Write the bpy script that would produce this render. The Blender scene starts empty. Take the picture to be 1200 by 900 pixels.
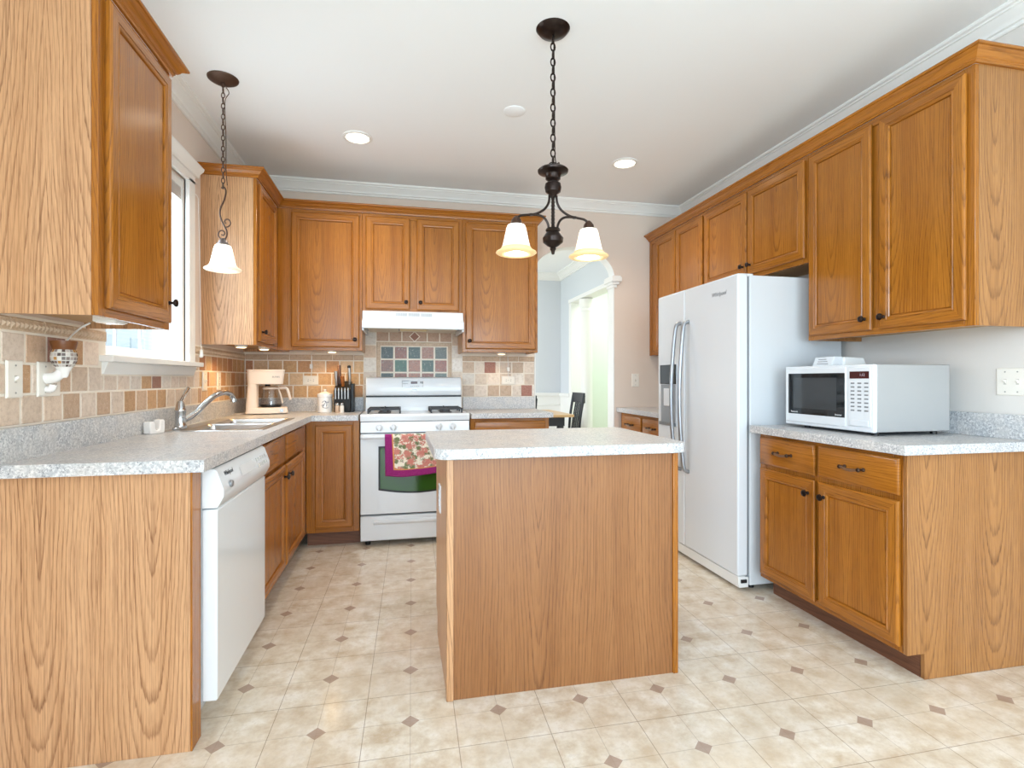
import bpy, bmesh, math, random
from mathutils import Vector, Matrix
random.seed(7)
PI = math.pi
sc = bpy.context.scene
COL = sc.collection

# ---------------------------------------------------------------- camera, world, lights, exposure
cam_d = bpy.data.cameras.new('camera'); cam = bpy.data.objects.new('camera', cam_d); COL.objects.link(cam)
cam.location = (0, 0, 1.163); cam.rotation_euler = (PI/2, 0, -0.209)
cam_d.sensor_width = 36; cam_d.lens = 618.2/1200*36; cam_d.shift_y = -5.6/1200; cam_d.clip_start = 0.02
sc.camera = cam
sc.view_settings.view_transform = 'Standard'; sc.view_settings.look = 'None'
sc.view_settings.gamma = 1; sc.view_settings.use_curve_mapping = False
sc.view_settings.exposure = 0.08
sc.cycles.use_denoising = True
sc.cycles.max_bounces = 10; sc.cycles.diffuse_bounces = 6; sc.cycles.glossy_bounces = 4
sc.cycles.transmission_bounces = 8; sc.cycles.caustics_reflective = False; sc.cycles.caustics_refractive = False
sc.cycles.sample_clamp_indirect = 6

w = bpy.data.worlds.new('world'); sc.world = w; w.use_nodes = True
w.node_tree.nodes['Background'].inputs[0].default_value = (0.80, 0.90, 1.0, 1)
w.node_tree.nodes['Background'].inputs[1].default_value = 2.2

def area(name, loc, rot, sx, sy, power, color=(1, 1, 1), spread=PI):
    d = bpy.data.lights.new(name, 'AREA'); d.shape = 'RECTANGLE'; d.size = sx; d.size_y = sy
    d.energy = power; d.color = color; d.spread = spread
    o = bpy.data.objects.new(name, d); COL.objects.link(o); o.location = loc; o.rotation_euler = rot
    return o
def point(name, loc, power, color=(1, .85, .65), r=.03):
    d = bpy.data.lights.new(name, 'POINT'); d.energy = power; d.color = color; d.shadow_soft_size = r
    o = bpy.data.objects.new(name, d); COL.objects.link(o); o.location = loc
    return o
def spot(name, loc, power, color=(1, .87, .7), angle=2.2, r=.06):
    d = bpy.data.lights.new(name, 'SPOT'); d.energy = power; d.color = color; d.shadow_soft_size = r
    d.spot_size = angle; d.spot_blend = .8
    o = bpy.data.objects.new(name, d); COL.objects.link(o); o.location = loc
    return o
# daylight through the patio door behind the camera, an added unseen side window and the sink window, and the dining room's windows
area('patio_daylight', (0.85, -3.3, 1.2), (PI/2+.22, 0, 0), 2.6, 2.1, 122, (0.70, 0.86, 1.0))
area('added_side_light', (-1.1, -1.4, 1.55), (PI/2+.1, 0, -PI/2), 1.7, 1.4, 118, (0.56, 0.79, 1.0))
area('sink_window_daylight', (-1.34, 2.83, 1.78), (PI/2, 0, -PI/2), 0.75, 0.95, 22, (.72, .87, 1))
area('dining_daylight', (-0.9, 6.0, 1.5), (PI/2, 0, -PI/2), 1.8, 1.6, 48, (.84, .92, 1.0))
area('hall_daylight', (3.0, 5.9, 2.62), (0, 0, 0), 0.9, 2.2, 30, (.92, 1.0, 0.95))

# ---------------------------------------------------------------- measures of the room
XL, XR, YB, YR, ZC = -1.165, 2.506, 4.36, -3.4, 2.708
UB, UT = 1.372, 2.387          # upper cabinets: underside and top of box
CT = 0.914                     # counter height

# ---------------------------------------------------------------- mesh helper
OFF = {}
def s2l(c):
    return tuple(((x/255)/12.92 if x/255 <= .04045 else (((x/255)+.055)/1.055)**2.4) for x in c)
class Fr:                                   # a face: origin, direction to the viewer's right, outward normal
    def __init__(s, o, u, n): s.o, s.u, s.n = Vector(o), Vector(u), Vector(n)
    def __call__(s, u, n, z): return s.o + s.u*u + s.n*n + Vector((0, 0, z))
    def mat(s, u, n, z):                    # matrix for flat text on the face
        m = Matrix.Identity(4)
        for i, v in enumerate((s.u, Vector((0, 0, 1)), s.n)):
            for j in range(3): m[j][i] = v[j]
        m.translation = s(u, n, z); return m
ID = Fr((0, 0, 0), (1, 0, 0), (0, 1, 0))
class MB:
    def __init__(s, f=ID): s.v, s.f, s.m, s.fr, s.c = [], [], [], f, []
    def add(s, vs, fs, mi=0, col=None):
        b = len(s.v); s.v += [s.fr(*p) for p in vs]
        for f in fs: s.f.append([b+i for i in f]); s.m.append(mi); s.c.append(col)
        return s
    def box(s, x0, x1, y0, y1, z0, z1, mi=0, col=None):
        return s.add([(x0,y0,z0),(x1,y0,z0),(x1,y1,z0),(x0,y1,z0),(x0,y0,z1),(x1,y0,z1),(x1,y1,z1),(x0,y1,z1)],
              [(0,3,2,1),(4,5,6,7),(0,1,5,4),(1,2,6,5),(2,3,7,6),(3,0,4,7)], mi, col)
    def loft(s, rings, mi=0, cap=True, closed=True, caps=None):
        n = len(rings[0]); vs = [p for r in rings for p in r]; fs = []
        for i in range(len(rings)-1):
            for j in range(n if closed else n-1):
                k = (j+1) % n; fs.append((i*n+j, i*n+k, (i+1)*n+k, (i+1)*n+j))
        if cap: fs += [tuple(range(n)), tuple((len(rings)-1)*n+j for j in range(n))]
        return s.add(vs, fs, mi)
    def lathe(s, prof, c=(0,0,0), axis='z', seg=28, mi=0, cap=True):
        rings = []
        for r, h in prof:
            ring = []
            for k in range(seg):
                a = 2*PI*k/seg; p, q = max(r, 1e-5)*math.cos(a), max(r, 1e-5)*math.sin(a)
                d = {'z': (p, q, h), 'x': (h, p, q), 'y': (p, h, q)}[axis]
                ring.append(tuple(c[i]+d[i] for i in range(3)))
            rings.append(ring)
        return s.loft(rings, mi, cap)
    def tube(s, pts, r, seg=10, mi=0, smooth=True):
        P = [Vector(p) for p in pts]
        if smooth and len(P) > 2:
            Q = []
            for i in range(len(P)-1):
                a, b, c, d = P[max(i-1,0)], P[i], P[i+1], P[min(i+2, len(P)-1)]
                for t in (0, .2, .4, .6, .8):
                    Q.append(.5*((2*b)+(c-a)*t+(2*a-5*b+4*c-d)*t*t+(3*b-a-3*c+d)*t**3))
            Q.append(P[-1]); P = Q
        R = r if callable(r) else (lambda t: r)
        up = None; rings = []
        for i, p in enumerate(P):
            t = (P[min(i+1, len(P)-1)]-P[max(i-1, 0)]).normalized()
            if up is None:
                up = t.orthogonal().normalized()
            up = (up - t*up.dot(t)).normalized(); sd = t.cross(up); rr = R(i/(len(P)-1))
            rings.append([tuple(p + (up*math.cos(2*PI*k/seg)+sd*math.sin(2*PI*k/seg))*rr) for k in range(seg)])
        return s.loft(rings, mi)
    def prism(s, poly, a0, a1, axis='y', mi=0):     # poly in the two other axes, extruded along axis
        def p(q, a): return {'x': (a, q[0], q[1]), 'y': (q[0], a, q[1]), 'z': (q[0], q[1], a)}[axis]
        return s.loft([[p(q, a0) for q in poly], [p(q, a1) for q in poly]], mi)
    def torus(s, c, R, r, axis='y', stretch=1.0, seg=14, sub=6, mi=0):
        rings = []
        for i in range(seg+1):
            a = 2*PI*i/seg; ring = []
            for k in range(sub):
                b = 2*PI*k/sub; q = R+r*math.cos(b); x, z, y = q*math.cos(a), q*math.sin(a)*stretch, r*math.sin(b)
                d = {'y': (x, y, z), 'x': (y, x, z), 'z': (x, z, y)}[axis]
                ring.append(tuple(c[j]+d[j] for j in range(3)))
            rings.append(ring)
        return s.loft(rings, mi, cap=False)
    def sweep(s, path, prof, mi=0):         # profile (out, z) carried along a level path, mitred; out = right of travel
        P = [Vector((p[0], p[1])) for p in path]; z = path[0][2]; rings = []
        for i, p in enumerate(P):
            d0 = (P[i]-P[i-1]).normalized() if i else None
            d1 = (P[i+1]-P[i]).normalized() if i < len(P)-1 else None
            n = [Vector((d.y, -d.x)) for d in (d0, d1) if d is not None]
            if len(n) == 2:
                m = (n[0]+n[1]).normalized(); m = m/max(.2, m.dot(n[0]))
            else: m = n[0]
            rings.append([(p.x+m.x*o, p.y+m.y*o, z+h) for o, h in prof])
        return s.loft(rings, mi)
    def build(s, name, mats, parent=None, bevel=0, seg=2, smooth=35, loc=None):
        if not isinstance(mats, (list, tuple)): mats = [mats]
        off = OFF[parent.name] if parent is not None else Vector(loc or (0, 0, 0))
        me = bpy.data.meshes.new(name)
        me.from_pydata([tuple(v-off) for v in s.v], [], s.f)
        for m in mats: me.materials.append(m)
        for p, mi in zip(me.polygons, s.m): p.material_index = mi
        if any(c is not None for c in s.c):
            at = me.color_attributes.new('tile_colour', 'FLOAT_COLOR', 'CORNER')
            for p, c in zip(me.polygons, s.c):
                for li in p.loop_indices: at.data[li].color = (*(c or (1, 1, 1)), 1)
        bm = bmesh.new(); bm.from_mesh(me)
        bmesh.ops.recalc_face_normals(bm, faces=bm.faces); bm.to_mesh(me); bm.free()
        if smooth:
            me.polygons.foreach_set('use_smooth', [True]*len(me.polygons)); me.set_sharp_from_angle(angle=math.radians(smooth))
        o = bpy.data.objects.new(name, me); COL.objects.link(o)
        if bevel:
            b = o.modifiers.new('bevel', 'BEVEL'); b.width = bevel; b.segments = seg; b.limit_method = 'ANGLE'; b.angle_limit = math.radians(40)
        if parent is not None: o.parent = parent; OFF[o.name] = off
        else: o.location = off; OFF[o.name] = off
        return o
def tag(o, label, cat, group=None, kind='thing'):
    o['label'] = label; o['category'] = cat; o['kind'] = kind
    if group: o['group'] = group
    return o
def thing(name, label, cat, loc=(0, 0, 0), group=None):
    o = bpy.data.objects.new(name, None); COL.objects.link(o); o.location = loc; o.empty_display_size = .05
    OFF[o.name] = Vector(loc)
    return tag(o, label, cat, group)
def struct(o, label=None):
    o['kind'] = 'structure'
    if label: o['label'] = label
    return o
def copy_thing(root, loc, label, rotz=0.0):
    r = root.copy(); COL.objects.link(r); r.location = loc; r.rotation_euler = (0, 0, rotz); r['label'] = label
    for ch in list(root.children):
        c = ch.copy(); COL.objects.link(c); c.parent = r
        for g in list(ch.children):
            d = g.copy(); COL.objects.link(d); d.parent = c
    return r
def text(name, body, mat4, size, m, parent, shear=0.0):
    d = bpy.data.curves.new(name, 'FONT'); d.body = body; d.size = size; d.extrude = .0004; d.shear = shear
    d.align_x = 'CENTER'; d.align_y = 'CENTER'; d.materials.append(m)
    tmp = bpy.data.objects.new(name, d); COL.objects.link(tmp)
    me = bpy.data.meshes.new_from_object(tmp.evaluated_get(bpy.context.evaluated_depsgraph_get())); bpy.data.objects.remove(tmp); bpy.data.curves.remove(d)
    o = bpy.data.objects.new(name, me); COL.objects.link(o); o.parent = parent
    mm = mat4.copy(); mm.translation = mat4.translation - OFF[parent.name]; o.matrix_local = mm
    OFF[o.name] = OFF[parent.name]
    return o

# ---------------------------------------------------------------- materials
MATS = {}
def mat(name, rgb, rough=.5, metal=0, spec=.5, emit=None, es=0, trans=0, ior=1.45, coat=0, alpha=1):
    if name in MATS: return MATS[name]
    m = bpy.data.materials.new(name); m.use_nodes = True; b = m.node_tree.nodes['Principled BSDF']
    b.inputs['Base Color'].default_value = (*s2l(rgb), 1); b.inputs['Roughness'].default_value = rough
    b.inputs['Metallic'].default_value = metal; b.inputs['Specular IOR Level'].default_value = spec
    b.inputs['Transmission Weight'].default_value = trans; b.inputs['IOR'].default_value = ior
    b.inputs['Coat Weight'].default_value = coat; b.inputs['Alpha'].default_value = alpha
    if emit: b.inputs['Emission Color'].default_value = (*s2l(emit), 1); b.inputs['Emission Strength'].default_value = es
    MATS[name] = m; return m
class NT:
    def __init__(s, name, rough=.5, spec=.5):
        s.m = bpy.data.materials.new(name); s.m.use_nodes = True; s.t = s.m.node_tree; s.b = s.t.nodes['Principled BSDF']
        s.b.inputs['Roughness'].default_value = rough; s.b.inputs['Specular IOR Level'].default_value = spec
        MATS[name] = s.m
    def n(s, ty, **kw):
        x = s.t.nodes.new(ty)
        for k, v in kw.items(): setattr(x, k, v)
        return x
    def l(s, a, b): s.t.links.new(a, b)
    def put(s, inp, v):
        if hasattr(v, 'is_linked') or hasattr(v, 'links'): s.l(v, inp)
        else: inp.default_value = v
    def math(s, op, a, b=0.0, c=0.0):
        x = s.n('ShaderNodeMath', operation=op)
        for i, v in enumerate((a, b, c)): s.put(x.inputs[i], v)
        return x.outputs[0]
    def comb(s, x, y, z):
        c = s.n('ShaderNodeCombineXYZ')
        for i, v in enumerate((x, y, z)): s.put(c.inputs[i], v)
        return c.outputs[0]
    def noise(s, vec, scale=1, detail=2, rough=.5):
        x = s.n('ShaderNodeTexNoise'); s.l(vec, x.inputs['Vector']); x.inputs['Scale'].default_value = scale
        x.inputs['Detail'].default_value = detail; x.inputs['Roughness'].default_value = rough; return x.outputs['Fac']
    def ramp(s, fac, stops, interp='LINEAR'):
        r = s.n('ShaderNodeValToRGB'); r.color_ramp.interpolation = interp; e = r.color_ramp.elements
        while len(e) < len(stops): e.new(.5)
        for i, (p, c) in enumerate(stops):
            e[i].position = p; e[i].color = (*(s2l(c) if max(c) > 1 else c), 1)
        s.l(fac, r.inputs[0]); return r.outputs[0]
    def mix(s, f, a, b, mode='MIX'):
        x = s.n('ShaderNodeMix', data_type='RGBA', blend_type=mode); s.put(x.inputs[0], f)
        for i, v in ((6, a), (7, b)):
            if isinstance(v, tuple): x.inputs[i].default_value = (*(s2l(v) if max(v) > 1 else v), 1)
            else: s.l(v, x.inputs[i])
        return x.outputs[2]
    def sep(s, v):
        x = s.n('ShaderNodeSeparateXYZ'); s.l(v, x.inputs[0]); return x.outputs
    def bump(s, h, strength=.3, dist=.002):
        b = s.n('ShaderNodeBump'); b.inputs['Strength'].default_value = strength; b.inputs['Distance'].default_value = dist
        s.l(h, b.inputs['Height']); s.l(b.outputs[0], s.b.inputs['Normal'])
    def out(s, c): s.l(c, s.b.inputs['Base Color']); return s.m

def oak(name, light, mid, dark, horizontal=False, leaf=.15, eps=.07, freq=64, rough=.3, contrast=1.0, shift=0.0, seam=0):
    t = NT(name, rough, .5); co = t.n('ShaderNodeTexCoord').outputs['Object']; x, y, z = t.sep(co)
    rnd = t.n('ShaderNodeObjectInfo').outputs['Random']
    h = t.math('ADD', x, y)
    if horizontal: h, z = z, h
    h = t.math('ADD', h, t.math('MULTIPLY_ADD', rnd, 3.7, shift)); z = t.math('ADD', z, t.math('MULTIPLY', rnd, .5))
    wob = t.noise(t.comb(t.math('MULTIPLY', h, 1.3), t.math('MULTIPLY', z, .55), 0.0), 1.5, 2)
    jag = t.noise(t.comb(t.math('MULTIPLY', h, 150), t.math('MULTIPLY', z, 9), 0.0), 1, 3, .6)
    cx = t.math('ADD', t.math('PINGPONG', h, leaf), t.math('MULTIPLY_ADD', wob, .09, -.045))
    d = t.math('SUBTRACT', .105, t.math('MULTIPLY', z, eps))
    r = t.math('SQRT', t.math('ADD', t.math('MULTIPLY', cx, cx), t.math('MULTIPLY', d, d)))
    r = t.math('ADD', r, t.math('MULTIPLY', jag, .006))
    r = t.math('ADD', r, t.math('MULTIPLY', wob, .03))
    rf = t.math('MULTIPLY', r, freq); ring = t.math('FRACT', rf)
    wn = t.n('ShaderNodeTexWhiteNoise', noise_dimensions='1D'); t.l(t.math('FLOOR', rf), wn.inputs['W'])
    stg = t.math('MULTIPLY_ADD', wn.outputs['Value'], .7, .3)
    fine = t.noise(t.comb(t.math('MULTIPLY', h, 230), t.math('MULTIPLY', z, 1.6), 7.0), 1, 2, .5)
    fl = t.ramp(fine, [(.54, (0,)*3), (.66, (1,)*3)])
    gr = t.ramp(ring, [(0, (.0,)*3), (.58, (.03,)*3), (.80, (.7,)*3), (.91, (1,)*3), (1, (.0,)*3)])
    dash = t.noise(t.comb(t.math('MULTIPLY', h, 420), t.math('MULTIPLY', z, 16), 0.0), 1, 3, .65)
    dm = t.ramp(dash, [(.36, (.25,)*3), (.56, (1,)*3)])
    pore = t.noise(t.comb(t.math('MULTIPLY', h, 300), t.math('MULTIPLY', z, 9), 3.0), 1, 3, .6)
    pr = t.ramp(pore, [(.46, (0,)*3), (.66, (1,)*3)])
    tone = t.noise(t.comb(t.math('MULTIPLY', h, 11), t.math('MULTIPLY', z, .6), 0.0), 1, 2)
    c = t.mix(t.ramp(tone, [(.3, (0,)*3), (.7, (1,)*3)]), light, mid)
    c = t.mix(t.math('MULTIPLY', t.math('MULTIPLY', t.math('MULTIPLY', gr, stg), dm), .85*contrast), c, dark)
    c = t.mix(t.math('MULTIPLY', fl, .38*contrast), c, dark)
    c = t.mix(t.math('MULTIPLY', pr, .30*contrast), c, dark)
    t.bump(pore, .05, .001)
    return t.out(c)
OAK_END = oak('oak_end_veneer', (212, 166, 124), (200, 152, 109), (118, 72, 40), leaf=.15, eps=.095, freq=90, rough=.34, contrast=1.12)
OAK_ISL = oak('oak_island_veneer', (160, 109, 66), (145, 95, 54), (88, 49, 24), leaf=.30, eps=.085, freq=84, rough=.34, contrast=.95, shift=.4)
OAK_V = oak('oak_stained', (184, 117, 40), (161, 97, 28), (80, 39, 9), leaf=.20, eps=.10, freq=96, rough=.22, contrast=.85)
OAK_H = oak('oak_stained_cross_grain', (182, 115, 40), (159, 96, 28), (78, 38, 9), horizontal=True, leaf=.2, eps=.03, freq=96, rough=.22, contrast=.85)
OAK_C = oak('oak_crown_grain', (180, 113, 40), (160, 96, 30), (94, 50, 14), horizontal=True, leaf=.2, eps=.01, freq=96, rough=.24, contrast=.6)
OAK_R = oak('oak_right_end_veneer', (182, 129, 76), (168, 115, 63), (98, 56, 24), leaf=.17, eps=.095, freq=90, rough=.34, contrast=1.1)
OAK_D = oak('oak_toe_board', (128, 84, 60), (112, 70, 48), (72, 40, 26), horizontal=True, rough=.5)
RAW = mat('raw_cabinet_underside', (196, 160, 118), .6)

def laminate():
    t = NT('speckled_laminate', .32, .5); co = t.n('ShaderNodeTexCoord').outputs['Object']
    a = t.noise(co, 150, 5, .8); b = t.noise(co, 70, 4, .7); d = t.noise(co, 12, 2)
    c = t.ramp(a, [(.38, (112, 114, 120)), (.47, (188, 188, 190)), (.58, (228, 227, 226))])
    c = t.mix(t.ramp(b, [(.40, (.8,)*3), (.52, (0,)*3)]), c, (172, 174, 178))
    c = t.mix(t.ramp(d, [(.35, (.35,)*3), (.6, (0,)*3)]), c, (222, 214, 206))
    return t.out(c)
LAM = laminate()
def floor_mat():
    t = NT('vinyl_floor', .17, .5); co = t.n('ShaderNodeTexCoord').outputs['Object']; x, y, z = t.sep(co)
    px, py = .3035, .3215
    xs = t.math('SUBTRACT', t.math('MULTIPLY_ADD', y, -.0215, x), .034-.0393)
    ys = t.math('SUBTRACT', y, 1.826)
    fx = t.math('PINGPONG', t.math('ADD', xs, 50*px*2), px/2); fy = t.math('PINGPONG', t.math('ADD', ys, 50*py*2), py/2)   # 0 at diamond lines, half pitch at tile joints
    ax = t.math('PINGPONG', t.math('ADD', xs, 50*px*2+px/2), px/2); ay = t.math('PINGPONG', t.math('ADD', ys, 50*py*2+py/2), py/2)
    n1 = t.noise(co, 3.2, 4, .6); n2 = t.noise(co, 11, 5, .65); n3 = t.noise(co, 55, 3, .6)
    ci = t.comb(t.math('FLOOR', t.math('DIVIDE', xs, px/2)), t.math('FLOOR', t.math('DIVIDE', ys, py/2)), 0.0)
    wn = t.n('ShaderNodeTexWhiteNoise'); t.l(ci, wn.inputs[0])
    c = t.ramp(n2, [(.34, (204, 183, 157)), (.5, (227, 215, 197)), (.64, (241, 234, 224))])
    c = t.mix(t.ramp(n1, [(.4, (0,)*3), (.65, (.5,)*3)]), c, (214, 194, 168))
    c = t.mix(t.math('MULTIPLY', wn.outputs['Value'], .22), c, (212, 196, 176))
    c = t.mix(t.ramp(n3, [(.35, (.35,)*3), (.5, (0,)*3)]), c, (206, 190, 172))
    def line(d, wd): return t.math('LESS_THAN', d, wd)
    c = t.mix(t.math('MULTIPLY', t.math('MAXIMUM', line(fx, .0010), line(fy, .0010)), .45), c, (150, 128, 106))
    c = t.mix(t.math('MULTIPLY', t.math('MAXIMUM', line(ax, .0013), line(ay, .0013)), .65), c, (140, 118, 96))
    di = t.math('LESS_THAN', t.math('ADD', fx, fy), .031)
    c = t.mix(t.math('MULTIPLY', di, .85), c, t.mix(n2, (150, 124, 108), (184, 158, 142)))
    t.bump(n3, .03, .001)
    return t.out(c)
FLOOR = floor_mat()
def plaster(name, rgb, rough=.75, amp=.06):
    t = NT(name, rough, .3); co = t.n('ShaderNodeTexCoord').outputs['Object']
    n = t.noise(co, 3, 3); c = t.mix(t.math('MULTIPLY', n, amp), rgb, tuple(int(v*.93) for v in rgb))
    t.bump(t.noise(co, 350, 2), .04, .001); return t.out(c)
WALL = plaster('taupe_paint', (227, 211, 198)); CEIL = plaster('ceiling_paint', (244, 245, 246), .85)
WALL_R = plaster('pale_taupe_paint', (222, 216, 210))
WHITE = plaster('white_trim_paint', (240, 239, 236), .4, .03)
DIN = plaster('blue_grey_paint', (214, 218, 223)); HALL = plaster('pale_green_paint', (226, 234, 222))
def stone(name):
    t = NT(name, .55, .35); at = t.n('ShaderNodeAttribute', attribute_name='tile_colour'); co = t.n('ShaderNodeTexCoord').outputs['Object']
    n = t.noise(co, 45, 5, .7); m = t.noise(co, 160, 3, .7)
    c = t.mix(t.ramp(n, [(.3, (.55,)*3), (.55, (0,)*3)]), at.outputs['Color'], t.mix(1.0, at.outputs['Color'], (.62, .55, .5), 'MULTIPLY'))
    c = t.mix(t.ramp(m, [(.56, (0,)*3), (.75, (.5,)*3)]), c, (238, 228, 214))
    t.bump(n, .25, .002); return t.out(c)
STONE = stone('tumbled_stone'); GROUT = mat('grout', (238, 228, 214), .8)
APPL = mat('white_enamel', (225, 229, 233), .22, coat=.3); APPL2 = mat('white_plastic', (234, 233, 230), .38)
ALMOND = mat('switch_plate_plastic', (238, 232, 222), .4); APPL_S = mat('grey_white_cabinet_side', (214, 217, 220), .45)
BRONZE = mat('oil_rubbed_bronze', (50, 40, 36), .28, .8); PULL = mat('dark_bronze_pull', (74, 56, 46), .35, .8)
PULL_L = mat('rubbed_bronze_grip', (150, 122, 98), .3, .8)
PEND = mat('brown_pendant_metal', (84, 62, 50), .42, .6); BLACK = mat('black_plastic', (22, 22, 24), .4); IRON = mat('cast_iron', (66, 68, 72), .55, .2)
CHROME = mat('chrome', (200, 203, 206), .14, 1); STEEL = mat('brushed_steel', (196, 196, 196), .28, 1); GREYM = mat('grey_metal_handle', (168, 171, 176), .36, .9)
GLASS_D = mat('dark_door_glass', (24, 26, 28), .05, 0, .6); OVENG = mat('green_reflection_oven_glass', (50, 88, 32), .08, 0, .45)  # oven window: its green reflection is put into the glass colour
LED = mat('dark_red_display', (70, 30, 30), .2); INK = mat('grey_ink', (120, 122, 126), .5); INKD = mat('dark_ink', (50, 50, 54), .5); LOGO_W = mat('white_ink', (230, 230, 230), .5)
SHADE = mat('lit_frosted_glass', (250, 246, 236), .35, emit=(255, 244, 224), es=.75); RIM = mat('amber_glass_rim', (240, 212, 160), .35, emit=(255, 210, 140), es=.28)
LAMP = mat('lamp_lens', (255, 250, 240), .4, emit=(255, 240, 215), es=6); PUCK = mat('puck_lens', (255, 245, 225), .4, emit=(255, 225, 170), es=4)
CLEAR = mat('clear_glass', (235, 240, 240), .02, trans=1, ior=1.1); COFFEE = None
CREAM = mat('cream_plastic', (228, 216, 206), .35); CERAM = mat('white_ceramic', (244, 240, 236), .2, coat=.4); BLUE = mat('navy_glaze', (60, 70, 96), .3)
def pane_mat():
    t = NT('window_glass', .0); tr = t.n('ShaderNodeBsdfTransparent'); gl = t.n('ShaderNodeBsdfGlossy'); gl.inputs['Roughness'].default_value = .02
    mx = t.n('ShaderNodeMixShader'); mx.inputs[0].default_value = .06; t.l(tr.outputs[0], mx.inputs[1]); t.l(gl.outputs[0], mx.inputs[2])
    t.l(mx.outputs[0], t.t.nodes['Material Output'].inputs[0]); return t.m
PANE = pane_mat()
def jug_mat():
    t = NT('clear_carafe_glass', .0); tr = t.n('ShaderNodeBsdfTransparent'); tr.inputs[0].default_value = (.86, .84, .82, 1); gl = t.n('ShaderNodeBsdfGlossy'); gl.inputs['Roughness'].default_value = .04
    mx = t.n('ShaderNodeMixShader'); mx.inputs[0].default_value = .14; t.l(tr.outputs[0], mx.inputs[1]); t.l(gl.outputs[0], mx.inputs[2])
    t.l(mx.outputs[0], t.t.nodes['Material Output'].inputs[0]); return t.m
COFFEE = jug_mat()

# ---------------------------------------------------------------- room shell
o = MB().box(XL-.3, 4.0, YR-.1, 7.6, -.06, 0).build('floor', FLOOR); struct(o, 'beige vinyl floor with small tan diamonds')
o = MB().box(XL-.3, 4.0, YR-.1, 7.6, ZC, ZC+.06).build('ceiling', CEIL); struct(o, 'flat white ceiling')
WY0, WY1, WZ0, WZ1 = 2.415, 3.24, 1.245, 2.27       # sink window opening
BY0, BY1, BZ0, BZ1 = -2.3, -.5, .85, 2.25           # unseen window behind the camera, added for side light
m = MB(); T = .16
for a, b, c, d in ((YR, BY0, 0, ZC), (BY0, BY1, 0, BZ0), (BY0, BY1, BZ1, ZC), (BY1, WY0, 0, ZC), (WY0, WY1, 0, WZ0), (WY0, WY1, WZ1, ZC), (WY1, YB+.12, 0, ZC)):
    m.box(XL-T, XL, a, b, c, d)
struct(m.build('wall_left', WALL, smooth=0), 'taupe painted wall with the sink window')
struct(MB().box(XR, XR+.12, YR, YB+.12, 0, ZC).build('wall_right', WALL_R), 'pale taupe wall behind fridge and microwave')
m = MB(); PX0, PX1, PZ = -.45, 2.15, 2.3
m.box(XL, PX0, YR-.1, YR, 0, ZC).box(PX1, XR, YR-.1, YR, 0, ZC).box(PX0, PX1, YR-.1, YR, PZ, ZC)
struct(m.build('wall_rear', WALL_R, smooth=0))
m = MB()
for x in (PX0, .82, PX1-.06): m.box(x, x+.06, YR-.07, YR-.02, 0, PZ)
m.box(PX0, PX1, YR-.07, YR-.02, 0, .08).box(PX0, PX1, YR-.07, YR-.02, PZ-.07, PZ)
struct(m.build('door_1', WHITE, smooth=0))
# back wall with the arched opening to the dining room
OX0, OX1, OZ, ORISE = 1.118, 1.847, 2.06, .25; OC, OA = (OX0+OX1)/2, (OX1-OX0)/2
m = MB(); m.box(XL-.16, OX0, YB, YB+.12, 0, ZC).box(OX1, XR+.12, YB, YB+.12, 0, ZC)
N = 28; arch = [(OC-OA*math.cos(PI*k/N), OZ+ORISE*math.sin(PI*k/N)) for k in range(N+1)]
for k in range(N):
    (x0, z0), (x1, z1) = arch[k], arch[k+1]
    m.add([(x0,YB,z0),(x1,YB,z1),(x1,YB,ZC),(x0,YB,ZC),(x0,YB+.12,z0),(x1,YB+.12,z1),(x1,YB+.12,ZC),(x0,YB+.12,ZC)], [(0,1,2,3),(4,5,6,7)])
    m.add([(x0,YB,z0),(x1,YB,z1),(x1,YB+.12,z1),(x0,YB+.12,z0)], [(0,1,2,3)], 1)
struct(m.build('wall_back', [WALL, WHITE], smooth=0), 'taupe wall with arched opening to the dining room')
m = MB()    # white lining of the jamb and its capital
m.box(OX1-.012, OX1, YB-.004, YB+.124, 0, OZ-.09).box(OX0, OX0+.012, YB-.004, YB+.124, 0, OZ-.09)
for dx, z0, z1 in ((.014, -.09, -.065), (.026, -.065, -.04), (.04, -.04, 0), (.034, 0, .012)):
    m.box(OX1-.012-dx*.6, OX1+dx*1.4, YB-dx, YB+.12+dx, OZ+z0, OZ+z1).box(OX0-dx*.4, OX0+.012+dx*.6, YB-dx*.3, YB+.12+dx, OZ+z0, OZ+z1)
struct(m.build('trim_1', WHITE, bevel=.003), 'white arch jamb lining with moulded capital')
# white crown along the ceiling
CR = [(a_, b_*.88) for a_, b_ in [(0, -.10), (.010, -.10), (.014, -.094), (.014, -.084), (.024, -.080), (.026, -.070), (.034, -.058), (.048, -.040), (.054, -.030), (.062, -.028), (.064, -.020), (.074, -.016), (.078, -.008), (.078, 0), (0, 0)]]
m = MB().sweep([(XL, YR, ZC), (XL, YB, ZC), (XR, YB, ZC), (XR, YR, ZC)], CR)
struct(m.build('trim_2', WHITE, smooth=25), 'white crown moulding round the kitchen ceiling')

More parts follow.
